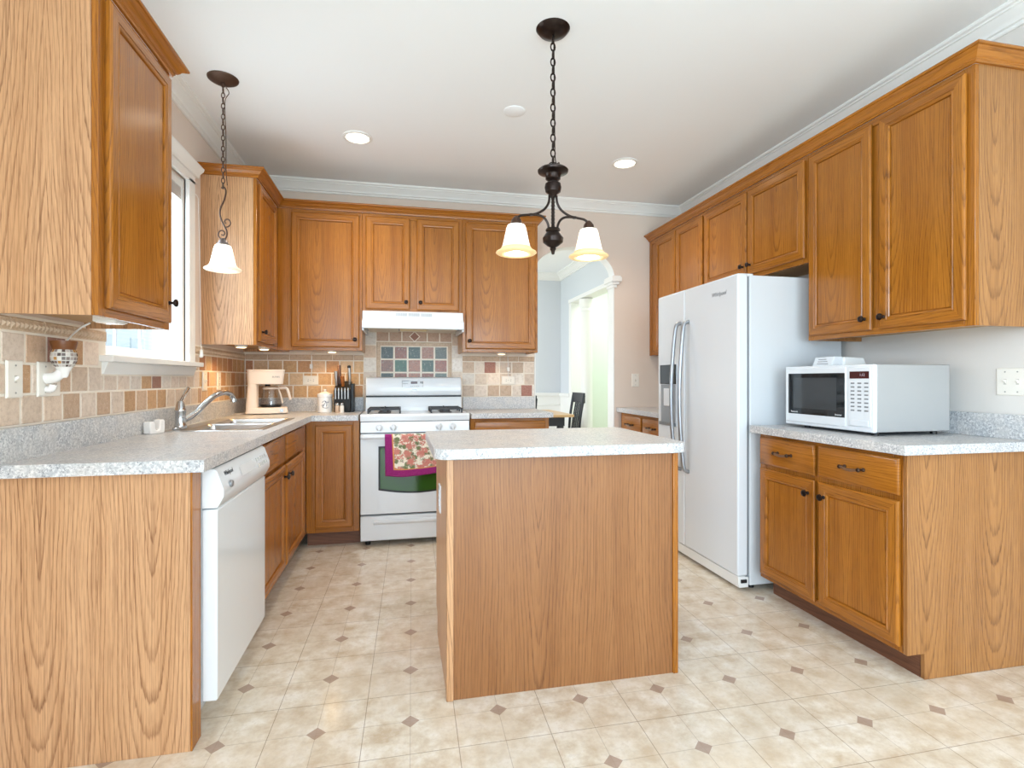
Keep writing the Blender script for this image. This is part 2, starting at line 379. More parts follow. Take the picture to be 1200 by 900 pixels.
# ---------------------------------------------------------------- dining room beyond the arch
DY, DX = 7.44, 2.31
m = MB().box(-1.5, DX+.1, DY, DY+.1, 0, ZC).box(-1.6, -1.5, YB, DY+.1, 0, .6).box(-1.6, -1.5, YB, DY+.1, 2.4, ZC)
struct(m.build('wall_dining_back', DIN, smooth=0), 'pale blue grey dining room wall')
m = MB().box(DX, DX+.12, YB+.12, 4.75, 0, ZC).box(DX, DX+.12, 6.95, DY, 0, ZC).box(DX, DX+.12, 4.75, 6.95, 2.25, ZC)
struct(m.build('wall_dining_right', DIN, smooth=0))
struct(MB().box(3.75, 3.85, YB, 7.6, 0, ZC).box(DX+.1, 3.8, DY, DY+.1, 0, ZC).box(XR+.12, 3.8, YB+.02, YB+.12, 0, ZC).build('wall_hall', HALL, smooth=0), 'pale bright hall wall')
m = MB().sweep([(-1.5, DY, ZC), (DX, DY, ZC), (DX, YB+.12, ZC)], [(o_*1.15, z_*1.15) for o_, z_ in CR])
struct(m.build('trim_3', WHITE, smooth=25), 'white crown moulding in the dining room')
m = MB().box(-1.5, DX, DY-.015, DY, 0, .93).box(-1.5, DX, DY-.035, DY, .92, .965).box(-1.5, DX, DY-.03, DY, 0, .13)
for k in range(6):
    x0 = -1.3+k*.62
    for a, b, c, d in ((x0, x0+.5, .78, .8), (x0, x0+.5, .24, .26), (x0, x0+.02, .24, .8), (x0+.48, x0+.5, .24, .8)): m.box(a, b, DY-.025, DY-.01, c, d)
m.box(DX-.015, DX, 6.97, DY, 0, .93).box(DX-.035, DX, 6.97, DY, .92, .965)
struct(m.build('trim_4', WHITE, bevel=.003), 'white wainscot and chair rail in the dining room')
m = MB()
for y0 in (4.70, 6.90): m.box(DX-.02, DX+.14, y0, y0+.1, 0, 2.21)
m.box(DX-.026, DX+.146, 4.69, 7.01, 2.21, 2.262)
struct(m.build('trim_5', WHITE, bevel=.004), 'white casing of the wide hall opening')
m = MB().lathe([(.10, 0), (.10, .1), (.085, .13), (.078, .16), (.07, 2.02), (.085, 2.05), (.08, 2.08), (.10, 2.12), (.10, 2.2)], (DX+.06, 6.5, 0))
struct(m.build('trim_6', WHITE), 'round white column in the hall opening')

# ---------------------------------------------------------------- sink window
m = MB()
m.box(XL-.01, XL+.02, WY1, WY1+.085, WZ0, WZ1+.02)
m.box(XL-.01, XL+.02, WY0-.0, WY1+.085, WZ1, WZ1+.05)
m.prism([(XL, WZ1+.05), (XL+.03, WZ1+.05), (XL+.035, WZ1+.07), (XL+.055, WZ1+.088), (XL+.06, WZ1+.105), (XL, WZ1+.105)], WY0-.01, WY1+.115, 'y')
m.box(XL-.14, XL+.055, WY0-.045, WY1+.115, WZ0-.012, WZ0+.014)
m.prism([(XL, WZ0-.062), (XL+.012, WZ0-.062), (XL+.03, WZ0-.012), (XL, WZ0-.012)], WY0-.03, WY1+.085, 'y')
for y0, y1 in ((WY0-.001, WY0+.015), (WY1-.015, WY1+.001)): m.box(XL-.158, XL-.012, y0, y1, WZ0+.015, WZ1-.001)
m.box(XL-.157, XL-.013, WY0+.016, WY1-.016, WZ1-.015, WZ1-.002)
wf = m.build('window_1', WHITE, bevel=.003); struct(wf, 'white sink window with casing and deep sill')
def sash(name, x, z0, z1):
    s = MB(); a, b = WY0+.015, WY1-.015
    s.box(x, x+.035, a, a+.045, z0, z1).box(x, x+.035, b-.045, b, z0, z1).box(x+.001, x+.034, a+.045, b-.045, z0, z0+.05).box(x+.001, x+.034, a+.045, b-.045, z1-.035, z1)
    o = s.build(name, WHITE, wf, bevel=.003)
    s = MB()
    for k in (1, 2):
        y = a+.045+(b-a-.09)*k/3; s.box(x+.012, x+.022, y-.006, y+.006, z0+.05, z1-.035)
    zz = (z0+z1)/2; s.box(x+.012, x+.022, a+.045, b-.045, zz-.006, zz+.006)
    s.build('muntin', mat('grey_grille', (196, 208, 220), .4), o)
    MB().box(x+.015, x+.019, a+.04, b-.04, z0+.045, z1-.03).build('pane', PANE, o)
sash('sash', XL-.115, WZ0+.014, 1.80); sash('sash', XL-.152, 1.765, WZ1-.015)
t = thing('window_blind', 'rolled up pale blind at the head of the sink window', 'blind', (XL-.03, 2.83, 2.2))
MB().box(XL-.06, XL-.01, WY0+.02, WY1-.02, 2.215, 2.253).build('headrail', APPL2, t, bevel=.003)
m = MB()
for k in range(8): m.box(XL-.058, XL-.012, WY0+.025, WY1-.025, 2.150+k*.008, 2.154+k*.008)
m.build('slats', mat('blind_slat', (214, 206, 200), .5), t)
m = MB().tube([(XL+.03, WY1+.10, 2.20), (XL+.035, WY1+.112, 1.8), (XL+.04, WY1+.118, 1.33)], .0016, 6)
m.tube([(XL-.03, WY1-.03, 2.22), (XL+.026, WY1+.05, 2.215), (XL+.03, WY1+.10, 2.20)], .0016, 6)
m.build('pull_cord', APPL2, t)
MB().lathe([(.003, 0), (.008, -.004), (.011, -.04), (.006, -.048)], (XL+.04, WY1+.118, 1.335), seg=14).build('cord_tassel', APPL2, t)
# things outdoors
SID = NT('house_siding', .7); _co = SID.n('ShaderNodeTexCoord').outputs['Object']; _x, _y, _z = SID.sep(_co)
SID.out(SID.ramp(SID.math('FRACT', SID.math('MULTIPLY', _z, 6)), [(0, (170, 180, 190)), (.1, (214, 222, 230)), (1, (206, 214, 224))]))
t = thing('neighbour_house', 'pale sided house seen far outside the sink window', 'house', (-11, 16, -.5))
MB().box(-15, -11, 18, 27, -.5, 4.2).build('house_wall', SID.m, t)
MB().prism([(17.6, 4.2), (27.4, 4.2), (22.5, 7.0)], -15.3, -10.7, 'x').build('roof', mat('grey_shingle', (150, 155, 162), .8), t)
for y0 in (19.5, 22.2, 24.8): MB().box(-11.03, -10.97, y0, y0+1.1, 1.4, 2.9).build('house_window', mat('far_window', (186, 197, 210), .2), t)
struct(MB().box(-40, -1.4, -30, 40, -.7, -.5).box(-1.4, 30, -40, -3.55, -.35, -.12).build('ground', mat('lawn', (96, 138, 66), .9)))['label'] = 'green lawn outside'

# ---------------------------------------------------------------- tiled backsplash
PAL = [((216, 194, 174), 6), ((204, 174, 148), 4), ((226, 208, 192), 6), ((198, 158, 120), 4), ((232, 220, 208), 3), ((188, 140, 108), 2), ((162, 118, 102), 2)]
BAG = [c for c, n in PAL for _ in range(n)]
PUCK_GOLD = [(216, 178, 136), (206, 164, 118), (222, 188, 150), (196, 146, 102), (212, 174, 138), (180, 128, 92)]  # corner tiles: warm puck light mixed into the stone colours
PALE = [(224, 212, 200), (230, 222, 212), (212, 194, 178), (222, 206, 190), (234, 226, 218), (206, 182, 160)]
def tile_col(warm=0):
    c = random.choice((BAG, PALE, PUCK_GOLD)[warm]); k = random.uniform(.95, 1.05); return s2l(tuple(min(255, v*k) for v in c))
def tile_row(m, f, u0, u1, z, size=.0985, gap=.0065, skip=(), off=0.0, height=None, pale=0):
    hgt = height or .0915; u = u0 + off - (size+gap)
    while u < u1:
        a, b = max(u, u0), min(u+size, u1)
        col = tile_col(pale)
        cuts = sorted([a, b]+[q for s0, s1, t0, t1 in skip for q in (s0, s1) if a+.004 < q < b-.004 and t0 < z+hgt])
        for p, q in zip(cuts, cuts[1:]):
            mid = (p+q)/2; top = min([z+hgt]+[t0-.003 for s0, s1, t0, t1 in skip if s0 < mid < s1])
            if q-p > .010 and top-z > .012: tile(m, f, p, q, z, top, col)
        u += size+gap
def tile(m, f, a, b, z0, z1, c, mi=0, th=.008):
    e = .0035
    P = [f(a,0,z0), f(b,0,z0), f(b,0,z1), f(a,0,z1), f(a,th-.003,z0), f(b,th-.003,z0), f(b,th-.003,z1), f(a,th-.003,z1), f(a+e,th,z0+e), f(b-e,th,z0+e), f(b-e,th,z1-e), f(a+e,th,z1-e)]
    m.add([tuple(p) for p in P], [(8,9,10,11)]+[(i,(i+1)%4,4+(i+1)%4,4+i) for i in range(4)]+[(4+i,4+(i+1)%4,8+(i+1)%4,8+i) for i in range(4)], mi, c)
FL = Fr((XL, 0, 0), (0, 1, 0), (1, 0, 0)); FBK = Fr((0, YB, 0), (1, 0, 0), (0, -1, 0)); FRT = Fr((XR, 0, 0), (0, -1, 0), (-1, 0, 0))
S0 = 1.016; ROWS = [S0+.005, S0+.102, S0+.199]; LZ0, LZ1 = S0+.297, S0+.338
winskip = [(WY0-.0, WY1+.09, WZ0-.012, 3), (WY0-.05, WY1+.12, WZ0-.012, 3), (WY0-.035, WY1+.088, WZ0-.064, 3)]
m = MB()
for i, z in enumerate(ROWS): tile_row(m, FL, 1.72, 3.42, z, skip=winskip, off=(.0, .05, .02)[i]); tile_row(m, FL, 3.425, YB-.012, z, skip=winskip, off=(.03, .07, .0)[i], pale=2)
# border liner under the cabinets on the left wall, stopping at the window
for a, b in ((1.72, WY0), (WY1+.09, YB-.012)):
    u = a
    while u < b-.02:
        tile(m, FL, u, min(u+.155, b), LZ0, LZ1, s2l((206, 180, 152)), th=.011); u += .159
for a, b, c_ in ((1.72, WY0, S0+.348), (WY0, WY1+.09, WZ0-.03), (WY1+.09, YB, S0+.348)): m.box(XL, XL+.0062, a, b, S0, c_, 1)
for k in range(170):      # rope relief of the liner
    y = 1.0+k*.02
    if 1.72 < y < WY0-.02 or y > WY1+.1:
        m.add([(XL+.010, y, LZ0+.007), (XL+.010, y+.018, LZ0+.013), (XL+.010, y+.018, LZ1-.006), (XL+.010, y, LZ1-.012), (XL+.0175, y+.009, (LZ0+LZ1)/2)], [(0,1,4),(1,2,4),(2,3,4),(3,0,4)], 0, s2l((214, 190, 164)))
struct(m.build('trim_7', [STONE, GROUT], smooth=0), 'tumbled stone tile backsplash along the sink wall')
m = MB(); RX0, RX1 = -.285, .505; HZ = 1.655
for i, z in enumerate(ROWS):
    tile_row(m, FBK, XL+.012, RX0, z, off=(.03, .0, .06)[i], pale=2); tile_row(m, FBK, RX1, OX0-.002, z, off=0, pale=1)
for a, b in ((XL+.012, RX0), (RX1, OX0-.002)):
    u = a
    while u < b-.02: tile(m, FBK, u, min(u+.155, b), LZ0, LZ1, s2l((200, 174, 148)), th=.011); u += .159
m.box(XL, RX0, YB-.0062, YB, S0, S0+.36, 1).box(RX1, OX0-.002, YB-.0062, YB, S0, S0+.36, 1).box(RX0, RX1, YB-.0062, YB, .9, HZ, 1)
# field behind the range with its framed panel of green and rust tiles
NX0, NX1, NZ0, NZ1 = -.185, .415, 1.03, 1.462
for u, z in ((.735, 2), (1.05, 0)): tile(m, FBK, u-.049, u+.049, ROWS[z]-.0005, ROWS[z]+.0920, s2l((168, 118, 104)), th=.0088)
m.box(NX0+.03, NX1-.03, YB-.0075, YB-.006, NZ0, NZ1-.03, 1)
for z in [1.02+.105*k for k in range(6)]:
    for a, b in ((RX0+.002, NX0-.003), (NX1+.003, RX1-.002)): tile(m, FBK, a, b, z, z+.0985, tile_col(1))
u = NX0
while u < NX1-.02:
    tile(m, FBK, u, min(u+.095, NX1), NZ1+.006, NZ1+.086, s2l((188, 156, 134))); tile(m, FBK, u, min(u+.095, NX1), NZ1+.092, HZ-.003, tile_col(1)); u += .101
for a, b, c, d in ((NX0, NX0+.03, NZ0, NZ1), (NX1-.03, NX1, NZ0, NZ1), (NX0+.03, NX1-.03, NZ1-.03, NZ1)): tile(m, FBK, a, b, c, d, s2l((206, 182, 158)), th=.013)
for k in range(24):       # little raised twists of the frame
    for cx, cz in ((NX0+.015, NZ0+.02+k*.0175), (NX1-.015, NZ0+.02+k*.0175), (NX0+.04+k*.0226, NZ1-.015)):
        p = [FBK(cx-.008, .0125, cz-.004), FBK(cx+.004, .0125, cz-.008), FBK(cx+.008, .0125, cz+.004), FBK(cx-.004, .0125, cz+.008), FBK(cx, .017, cz)]
        m.add([tuple(q) for q in p], [(0,1,4),(1,2,4),(2,3,4),(3,0,4)], 0, s2l((216, 196, 174)))
GR, RU, DG, TE = (50, 62, 50), (136, 74, 50), (34, 48, 38), (46, 92, 68)
rows = [[DG, RU, (30, 62, 52), (154, 98, 72), (74, 84, 76)], [(130, 84, 64), TE, (158, 102, 78), (36, 72, 58), (150, 84, 62)], [DG, RU, (170, 118, 96), RU, (98, 110, 100)], [RU, GR, RU, DG, RU]]
pw = (NX1-NX0-.06-.004)/5
for r, row in enumerate(rows):
    for c, colr in enumerate(row):
        a = NX0+.034+c*pw; z1 = NZ1-.036-r*pw*.99
        tile(m, FBK, a, a+pw-.008, z1-pw+.008, z1, s2l(colr), 2)
a, zc_ = .115, NZ1+.046   # diamond accent over the panel
p = [FBK(a-.045, .0095, zc_), FBK(a, .0095, zc_-.045), FBK(a+.045, .0095, zc_), FBK(a, .0095, zc_+.045)]
m.add([tuple(q) for q in p], [(0,1,2,3)], 1)
p = [FBK(a-.036, .0105, zc_), FBK(a, .0105, zc_-.036), FBK(a+.036, .0105, zc_), FBK(a, .0105, zc_+.036)]
m.add([tuple(q) for q in p], [(0,1,2,3)], 0, s2l((150, 106, 88)))
def marble():
    t = NT('glazed_marble', .3, .5); at = t.n('ShaderNodeAttribute', attribute_name='tile_colour'); co = t.n('ShaderNodeTexCoord').outputs['Object']
    n = t.noise(co, 75, 5, .75); c = t.mix(t.ramp(n, [(.56, (0,)*3), (.68, (.6,)*3)]), at.outputs['Color'], (206, 196, 184))
    c = t.mix(t.ramp(t.noise(co, 80, 4, .7), [(.36, (.6,)*3), (.5, (0,)*3)]), c, (40, 44, 42)); return t.out(c)
struct(m.build('trim_8', [STONE, GROUT, marble()], smooth=0), 'stone tile backsplash behind the range with green and rust panel')

# ---------------------------------------------------------------- cabinets
def door_mesh(m, u0, u1, z0, z1, n0=.0, st=.056):
    prof = [(.004, 0), (.004, .003), (0, .005), (0, .013), (.003, .0165), (.008, .019), (st-.016, .019), (st-.0145, .0165), (st-.011, .0165), (st-.009, .0185), (st-.004, .0175), (st-.001, .0145), (st, .007), (st+.003, .007), (st+.0045, .0105)]
    rings = []
    for i, h in prof:
        rings.append([(u0+i, n0+h, z0+i), (u1-i, n0+h, z0+i), (u1-i, n0+h, z1-i), (u0+i, n0+h, z1-i)])
    for a, b in zip(rings, rings[1:]):
        for k in range(4):
            l = (k+1) % 4; m.add([a[k], a[l], b[l], b[k]], [(0,1,2,3)], 1 if k in (0, 2) else 0)
    m.add(rings[-1], [(0,1,2,3)], 0); m.add(rings[0], [(3,2,1,0)], 0)
def slab_front(m, u0, u1, z0, z1, n0=0):
    prof = [(.004, 0), (.004, .003), (0, .005), (0, .013), (.004, .017), (.010, .019)]
    rings = [[(u0+i, n0+h, z0+i), (u1-i, n0+h, z0+i), (u1-i, n0+h, z1-i), (u0+i, n0+h, z1-i)] for i, h in prof]
    m.loft(rings, 0)
def knob(f, u, z, parent, n0=.019):
    m = MB(f)
    prof = [(.008, 0), (.008, .003), (.005, .006), (.005, .014), (.0125, .018), (.0155, .022), (.0145, .027), (.009, .030), (.004, .031)]
    rings = [[(u+r*math.cos(2*PI*k/18), n0+h, z+r*math.sin(2*PI*k/18)) for k in range(18)] for r, h in prof]
    return m.loft(rings).build('knob', BRONZE, parent)
def pull(f, u, z, parent, w=.095, n0=.019):
    o = MB(f).tube([(u-w/2, n0+.026, z), (u-w*.25, n0+.027, z-.004), (u, n0+.028, z-.006), (u+w*.25, n0+.027, z-.004), (u+w/2, n0+.026, z)], lambda t: .0045+.002*math.sin(PI*t), 10).build('handle', PULL_L, parent)
    prof = [(.008, 0), (.008, .004), (.005, .008), (.005, .02), (.0085, .024), (.009, .029), (.006, .034)]
    for sg in (-1, 1):
        MB(f).loft([[(u+sg*w/2+r*math.cos(2*PI*k/14), n0+h, z+r*math.sin(2*PI*k/14)) for k in range(14)] for r, h in prof]).build('handle_post', PULL, parent)
    return o
def cabinet(name, label, f, w, z0, z1, depth, doors=(), drawers=(), toe=0, end=None, group=None, open_below=True, stiles=(.04, .04), toe_in=.075, end_sides=(), toe_from=0.0):
    """f: face frame plane (n=0), u runs 0..w. doors: (u0,u1,z0,z1,knob_u,knob_z); drawers: (u0,u1,z0,z1,pull?)."""
    e = end or OAK_END
    t = thing(name, label, 'cabinet', tuple(f(w/2, -depth/2, z0-(toe if toe else 0))), group)
    m = MB(f); s = .016
    zb = z0
    m.box(0, s, -depth, -.019, zb, z1).box(w-s, w, -depth, -.019, zb, z1)
    m.box(s, w-s, -depth, -.019, zb+.022, zb+.036, 1).box(s, w-s, -depth, -depth+.01, zb+.036, z1-.016, 1)
    if not toe: m.box(s, w-s, -depth, -.019, z1-.016, z1, 1)
    m.build('carcass', [e, RAW], t)
    m = MB(f); a, b = stiles
    m.box(0, a, -.019, 0, z0, z1).box(w-b, w, -.019, 0, z0, z1)
    m.box(a, w-b, -.019, -.0002, z0, z0+.035, 1).box(a, w-b, -.019, -.0002, z1-.035, z1, 1)
    m.box(a, w-b, -.019, -.004, z0+.035, z1-.035, 0)
    m.build('face_frame', [OAK_V, OAK_H], t, bevel=.0015, seg=1)
    if toe: MB(f).box(toe_from, w-.0, -depth+.02, -toe_in, z0-toe, z0).build('toe_kick', OAK_D, t)
    for u0, u1, a0, a1, ku, kz in doors:
        d = MB(f); door_mesh(d, u0, u1, a0, a1); d = d.build('door', [OAK_V, OAK_H], t, smooth=28)
        if ku is not None: knob(f, ku, kz, d)
    for u0, u1, a0, a1, pl in drawers:
        d = MB(f); slab_front(d, u0, u1, a0, a1); d = d.build('drawer', OAK_H, t, smooth=28)
        if pl: pull(f, (u0+u1)/2, (a0+a1)/2+.002, d)
    return t
WCR = [(o_, z_*.70) for o_, z_ in ((0, 0), (.010, 0), (.012, .010), (.016, .013), (.016, .020), (.022, .024), (.027, .032), (.034, .046), (.044, .054), (.046, .058), (.053, .060), (.055, .068), (.053, .076), (0, .076))]
LX = -.855
# upper cabinets, sink wall: near one beside the window, then the corner one
NLX = LX-.028
f = Fr((NLX, 1.80, 0), (0, 1, 0), (1, 0, 0))
c = cabinet('upper_cabinet', 'oak upper cabinet near the camera, before the sink window', f, .495, 1.355, UT-.037, NLX-XL, [(.035, .475, 1.380, UT-.062, .447, 1.455)], end=OAK_END)
MB().sweep([(XL, 1.80, UT-.037), (NLX, 1.80, UT-.037), (NLX, 2.295, UT-.037), (XL, 2.295, UT-.037)], WCR).build('crown_molding', OAK_C, c, smooth=25)
f = Fr((LX, 3.464, 0), (0, 1, 0), (1, 0, 0))
c = cabinet('upper_cabinet', 'oak upper cabinet in the corner right of the sink window', f, YB-3.466, UB, UT, LX-XL, [(.025, .475, 1.395, 2.362, .06, 1.455)])
# back wall
UY = 4.025; UD = YB-UY
f = Fr((LX, UY, 0), (1, 0, 0), (0, -1, 0))
def bx(x): return x-LX
cabinet('upper_cabinet', 'tall oak upper cabinet left of the range hood', f, -.272-LX, UB, UT, UD, [(bx(-.76), bx(-.292), 1.395, 2.362, bx(-.322), 1.452)], stiles=(.10, .04))
f = Fr((-.271, UY, 0), (1, 0, 0), (0, -1, 0))
cabinet('upper_cabinet', 'short oak two door cabinet above the range hood', f, .736, 1.657, UT, UD, [(.024, .343, 1.68, 2.362, .315, 1.735), (.393, .709, 1.68, 2.362, .42, 1.735)])
f = Fr((.466, UY, 0), (1, 0, 0), (0, -1, 0))
cabinet('upper_cabinet', 'oak upper cabinet between range hood and archway', f, .594, UB, UT, UD, [(.024, .574, 1.395, 2.362, .052, 1.455)])
m = MB().sweep([(XL, 3.464, UT), (LX, 3.464, UT), (LX, UY, UT), (1.06, UY, UT), (1.06, YB, UT)], WCR)
tag(m.build('crown_molding', OAK_C, smooth=25), 'oak crown moulding over the cabinets of corner and range wall', 'moulding')
# right wall
RXF = 2.178; RD = XR-RXF
def ry(y, y0): return y0-y
f = Fr((RXF, 4.352, 0), (0, -1, 0), (-1, 0, 0)); y0 = 4.352
cabinet('upper_cabinet', 'tall oak upper cabinet beyond the fridge, next to the back wall', f, y0-3.476, UB, UT, RD, [(ry(4.222, y0), ry(3.878, y0), 1.395, 2.362, None, 0), (ry(3.867, y0), ry(3.48, y0)-.01, 1.395, 2.362, None, 0)], end=OAK_R)
f = Fr((RXF, 3.475, 0), (0, -1, 0), (-1, 0, 0)); y0 = 3.475
cabinet('upper_cabinet', 'short oak two door cabinet above the fridge', f, y0-2.479, 1.80, UT, RD, [(ry(3.463, y0), ry(2.988, y0), 1.826, 2.362, ry(3.015, y0), 1.885), (ry(2.976, y0), ry(2.494, y0), 1.826, 2.362, ry(2.945, y0), 1.885)], end=OAK_R)
f = Fr((RXF, 2.478, 0), (0, -1, 0), (-1, 0, 0)); y0 = 2.478
cabinet('upper_cabinet', 'tall oak two door upper cabinet above the microwave', f, y0-1.626, UB, UT, RD, [(ry(2.461, y0), ry(2.076, y0), 1.395, 2.362, ry(2.105, y0), 1.448), (ry(2.033, y0), ry(1.652, y0), 1.395, 2.362, ry(2.005, y0), 1.448)], end=OAK_R)
m = MB().sweep([(RXF, 4.352, UT), (RXF, 1.626, UT), (XR, 1.626, UT)], WCR)
tag(m.build('crown_molding', OAK_C, smooth=25), 'oak crown moulding over the fridge wall cabinets', 'moulding')

# base cabinets
LF = -.635                # face of the sink run
CB = .876                 # underside of the counters
m = MB(); m.box(XL, LF-.006, 1.82, 1.838, 0, CB); m.box(LF-.02, LF, 1.838, 1.893, 0, CB, 1); m.box(LF-.006, LF, 1.82, 1.838, 0, CB, 1)
tag(m.build('end_panel', [OAK_END, OAK_V], bevel=.001, seg=1, loc=(-.9, 1.83, 0)), 'wide oak end panel in front of the dishwasher', 'panel')
f = Fr((LF, 2.535, 0), (0, 1, 0), (1, 0, 0))
def ly(y): return y-2.535
cabinet('base_cabinet', 'oak sink base cabinet between dishwasher and corner', f, 3.84-2.535, .10, CB, .5, [(ly(2.57), ly(3.105), .125, .69, ly(3.065), .632), (ly(3.135), ly(3.69), .125, .69, ly(3.175), .632)],
        [(ly(2.57), ly(3.105), .712, .852, False), (ly(3.135), ly(3.69), .712, .852, False)], toe=.10, stiles=(.035, .15))
f = Fr((LF+.002, 3.842, 0), (1, 0, 0), (0, -1, 0))
cabinet('base_cabinet', 'oak corner base cabinet left of the range', f, -.28-LF-.002, .10, CB, YB-3.842-.02, [(.06, .308, .135, .845, None, 0)], toe=.10, stiles=(.06, .04), toe_in=.06)
f = Fr((.503, 3.842, 0), (1, 0, 0), (0, -1, 0))
cabinet('base_cabinet', 'oak base cabinet right of the range, behind the island', f, .597, .10, CB, YB-3.842-.01, [(.03, .565, .125, .69, .06, .64)], [(.03, .565, .712, .852, False)], toe=.10)
RF = 1.905
f = Fr((RF, 4.345, 0), (0, -1, 0), (-1, 0, 0)); y0 = 4.345
cabinet('base_cabinet', 'oak base cabinet between fridge and archway', f, y0-3.52, .10, CB, XR-RF-.01, [(ry(4.29, y0), ry(3.93, y0), .125, .69, ry(3.96, y0), .63), (ry(3.90, y0), ry(3.54, y0), .125, .69, ry(3.87, y0), .63)],
        [(ry(4.29, y0), ry(3.93, y0), .712, .852, True), (ry(3.90, y0), ry(3.54, y0), .712, .852, True)], toe=.10, end=OAK_R)
f = Fr((RF, 2.51, 0), (0, -1, 0), (-1, 0, 0)); y0 = 2.51
c = cabinet('base_cabinet', 'oak base cabinet under the microwave counter', f, y0-1.683, .10, CB, XR-RF-.01, [(ry(2.495, y0), ry(2.116, y0), .125, .69, ry(2.15, y0), .625), (ry(2.092, y0), ry(1.69, y0), .125, .69, ry(2.055, y0), .625)],
        [(ry(2.495, y0), ry(2.116, y0), .712, .855, True), (ry(2.092, y0), ry(1.69, y0), .712, .855, True)], toe=.10, end=OAK_R, toe_in=.08)
m = MB().prism([(RF-.001, CB), (RF-.001, .10), (RF+.08, .10), (RF+.08, 0), (XR, 0), (XR, CB)], 1.665, 1.682, 'y')
m.build('end_panel', OAK_R, c, bevel=.001, seg=1)

# ---------------------------------------------------------------- counters
def rounded(x0, x1, y0, y1, r, seg=8):
    out = []
    for (cx, cy, a0), rr in zip(((x1, y1, 0), (x0, y1, 90), (x0, y0, 180), (x1, y0, 270)), r):
        sx, sy = (1 if cx == x1 else -1), (1 if cy == y1 else -1)
        for k in range(seg+1):
            a = math.radians(a0+90*k/seg); out.append((cx-sx*rr+rr*math.cos(a), cy-sy*rr+rr*math.sin(a)))
    return out
LE, BE = -.592, 3.797
SX0, SX1, SY0, SY1 = -1.085, -.665, 2.79, 3.55     # sink cutout
m = MB()
for a, b, c_, d in ((XL, LE, 1.79, SY0), (XL, SX0, SY0, SY1), (SX1, LE, SY0, SY1), (XL, LE, SY1, YB), (LE, -.285, BE, YB)): m.box(a, b, c_, d, CB, CT)
bm_ = m
m.box(XL+.009, XL+.028, 1.79, YB-.03, CT, S0).box(XL+.028, -.285, YB-.028, YB-.009, CT, S0)
c = thing('countertop', 'speckled grey laminate counter around the sink and corner', 'countertop', (-.9, 3, CB))
me_ = m.build('worktop', LAM, c)
bm = bmesh.new(); bm.from_mesh(me_.data); bmesh.ops.remove_doubles(bm, verts=bm.verts, dist=.0005)
dd = {}
for fc in bm.faces: dd.setdefault(tuple(sorted(v.index for v in fc.verts)), []).append(fc)
bmesh.ops.delete(bm, geom=[x for l in dd.values() if len(l) > 1 for x in l], context='FACES_ONLY'); bm.to_mesh(me_.data); bm.free()
def counter(label, x0, x1, y0, y1, r, splash=()):
    t = thing('countertop', label, 'countertop', ((x0+x1)/2, (y0+y1)/2, CB))
    MB().prism(rounded(x0, x1, y0, y1, r), CB, CT, 'z').build('worktop', LAM, t, bevel=.003)
    m = MB()
    for s in splash: m.box(*s)
    if splash: m.build('splash', LAM, t, bevel=.002)
    return t
counter('speckled grey laminate counter right of the range', .506, 1.122, BE, YB, (.002,)*4, [(.506, 1.112, YB-.028, YB-.009, CT, S0)])
counter('short speckled laminate counter between fridge and archway', 1.865, XR, 3.50, YB, (.002,)*4)
counter('speckled laminate counter under the microwave', 1.847, XR, 1.625, 2.52, (.002,)*4, [(XR-.02, XR, 1.64, 2.52, CT, S0)])
counter('pale speckled laminate island top with rounded corners', .118, 1.108, 1.872, 2.575, (.03, .03, .06, .05))

# ---------------------------------------------------------------- island
t = thing('kitchen_island', 'oak kitchen island with plain veneered back in the middle of the floor', 'island', (.62, 2.2, 0))
IX0, IX1, IY0, IY1 = .167, 1.073, 1.909, 2.50
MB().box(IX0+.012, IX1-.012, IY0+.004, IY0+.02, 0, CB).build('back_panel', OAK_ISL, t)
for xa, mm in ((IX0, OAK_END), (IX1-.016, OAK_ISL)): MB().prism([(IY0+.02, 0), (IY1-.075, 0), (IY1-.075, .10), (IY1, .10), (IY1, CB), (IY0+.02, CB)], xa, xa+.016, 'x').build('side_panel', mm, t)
MB().box(IX0-.004, IX0+.022, IY0-.004, IY0+.022, 0, CB).build('corner_trim', OAK_END, t, bevel=.003)
MB().box(IX1-.018, IX1+.004, IY0-.004, IY0+.022, 0, CB).build('corner_trim', OAK_V, t, bevel=.003)
MB().box(IX0+.016, IX1-.016, IY1-.03, IY1-.011, .10, CB).build('face_frame', OAK_V, t)
MB().box(IX0+.016, IX1-.016, IY1-.09, IY1-.075, 0, .10).build('toe_kick', OAK_D, t)
f = Fr((IX1, IY1-.011, 0), (-1, 0, 0), (0, 1, 0))
for a, b in ((.03, .435), (.47, .875)):
    d = MB(f); door_mesh(d, a, b, .13, .69); d.build('door', [OAK_V, OAK_H], t, smooth=28)
    d = MB(f); slab_front(d, a, b, .712, .852); d.build('drawer', OAK_H, t, smooth=28)

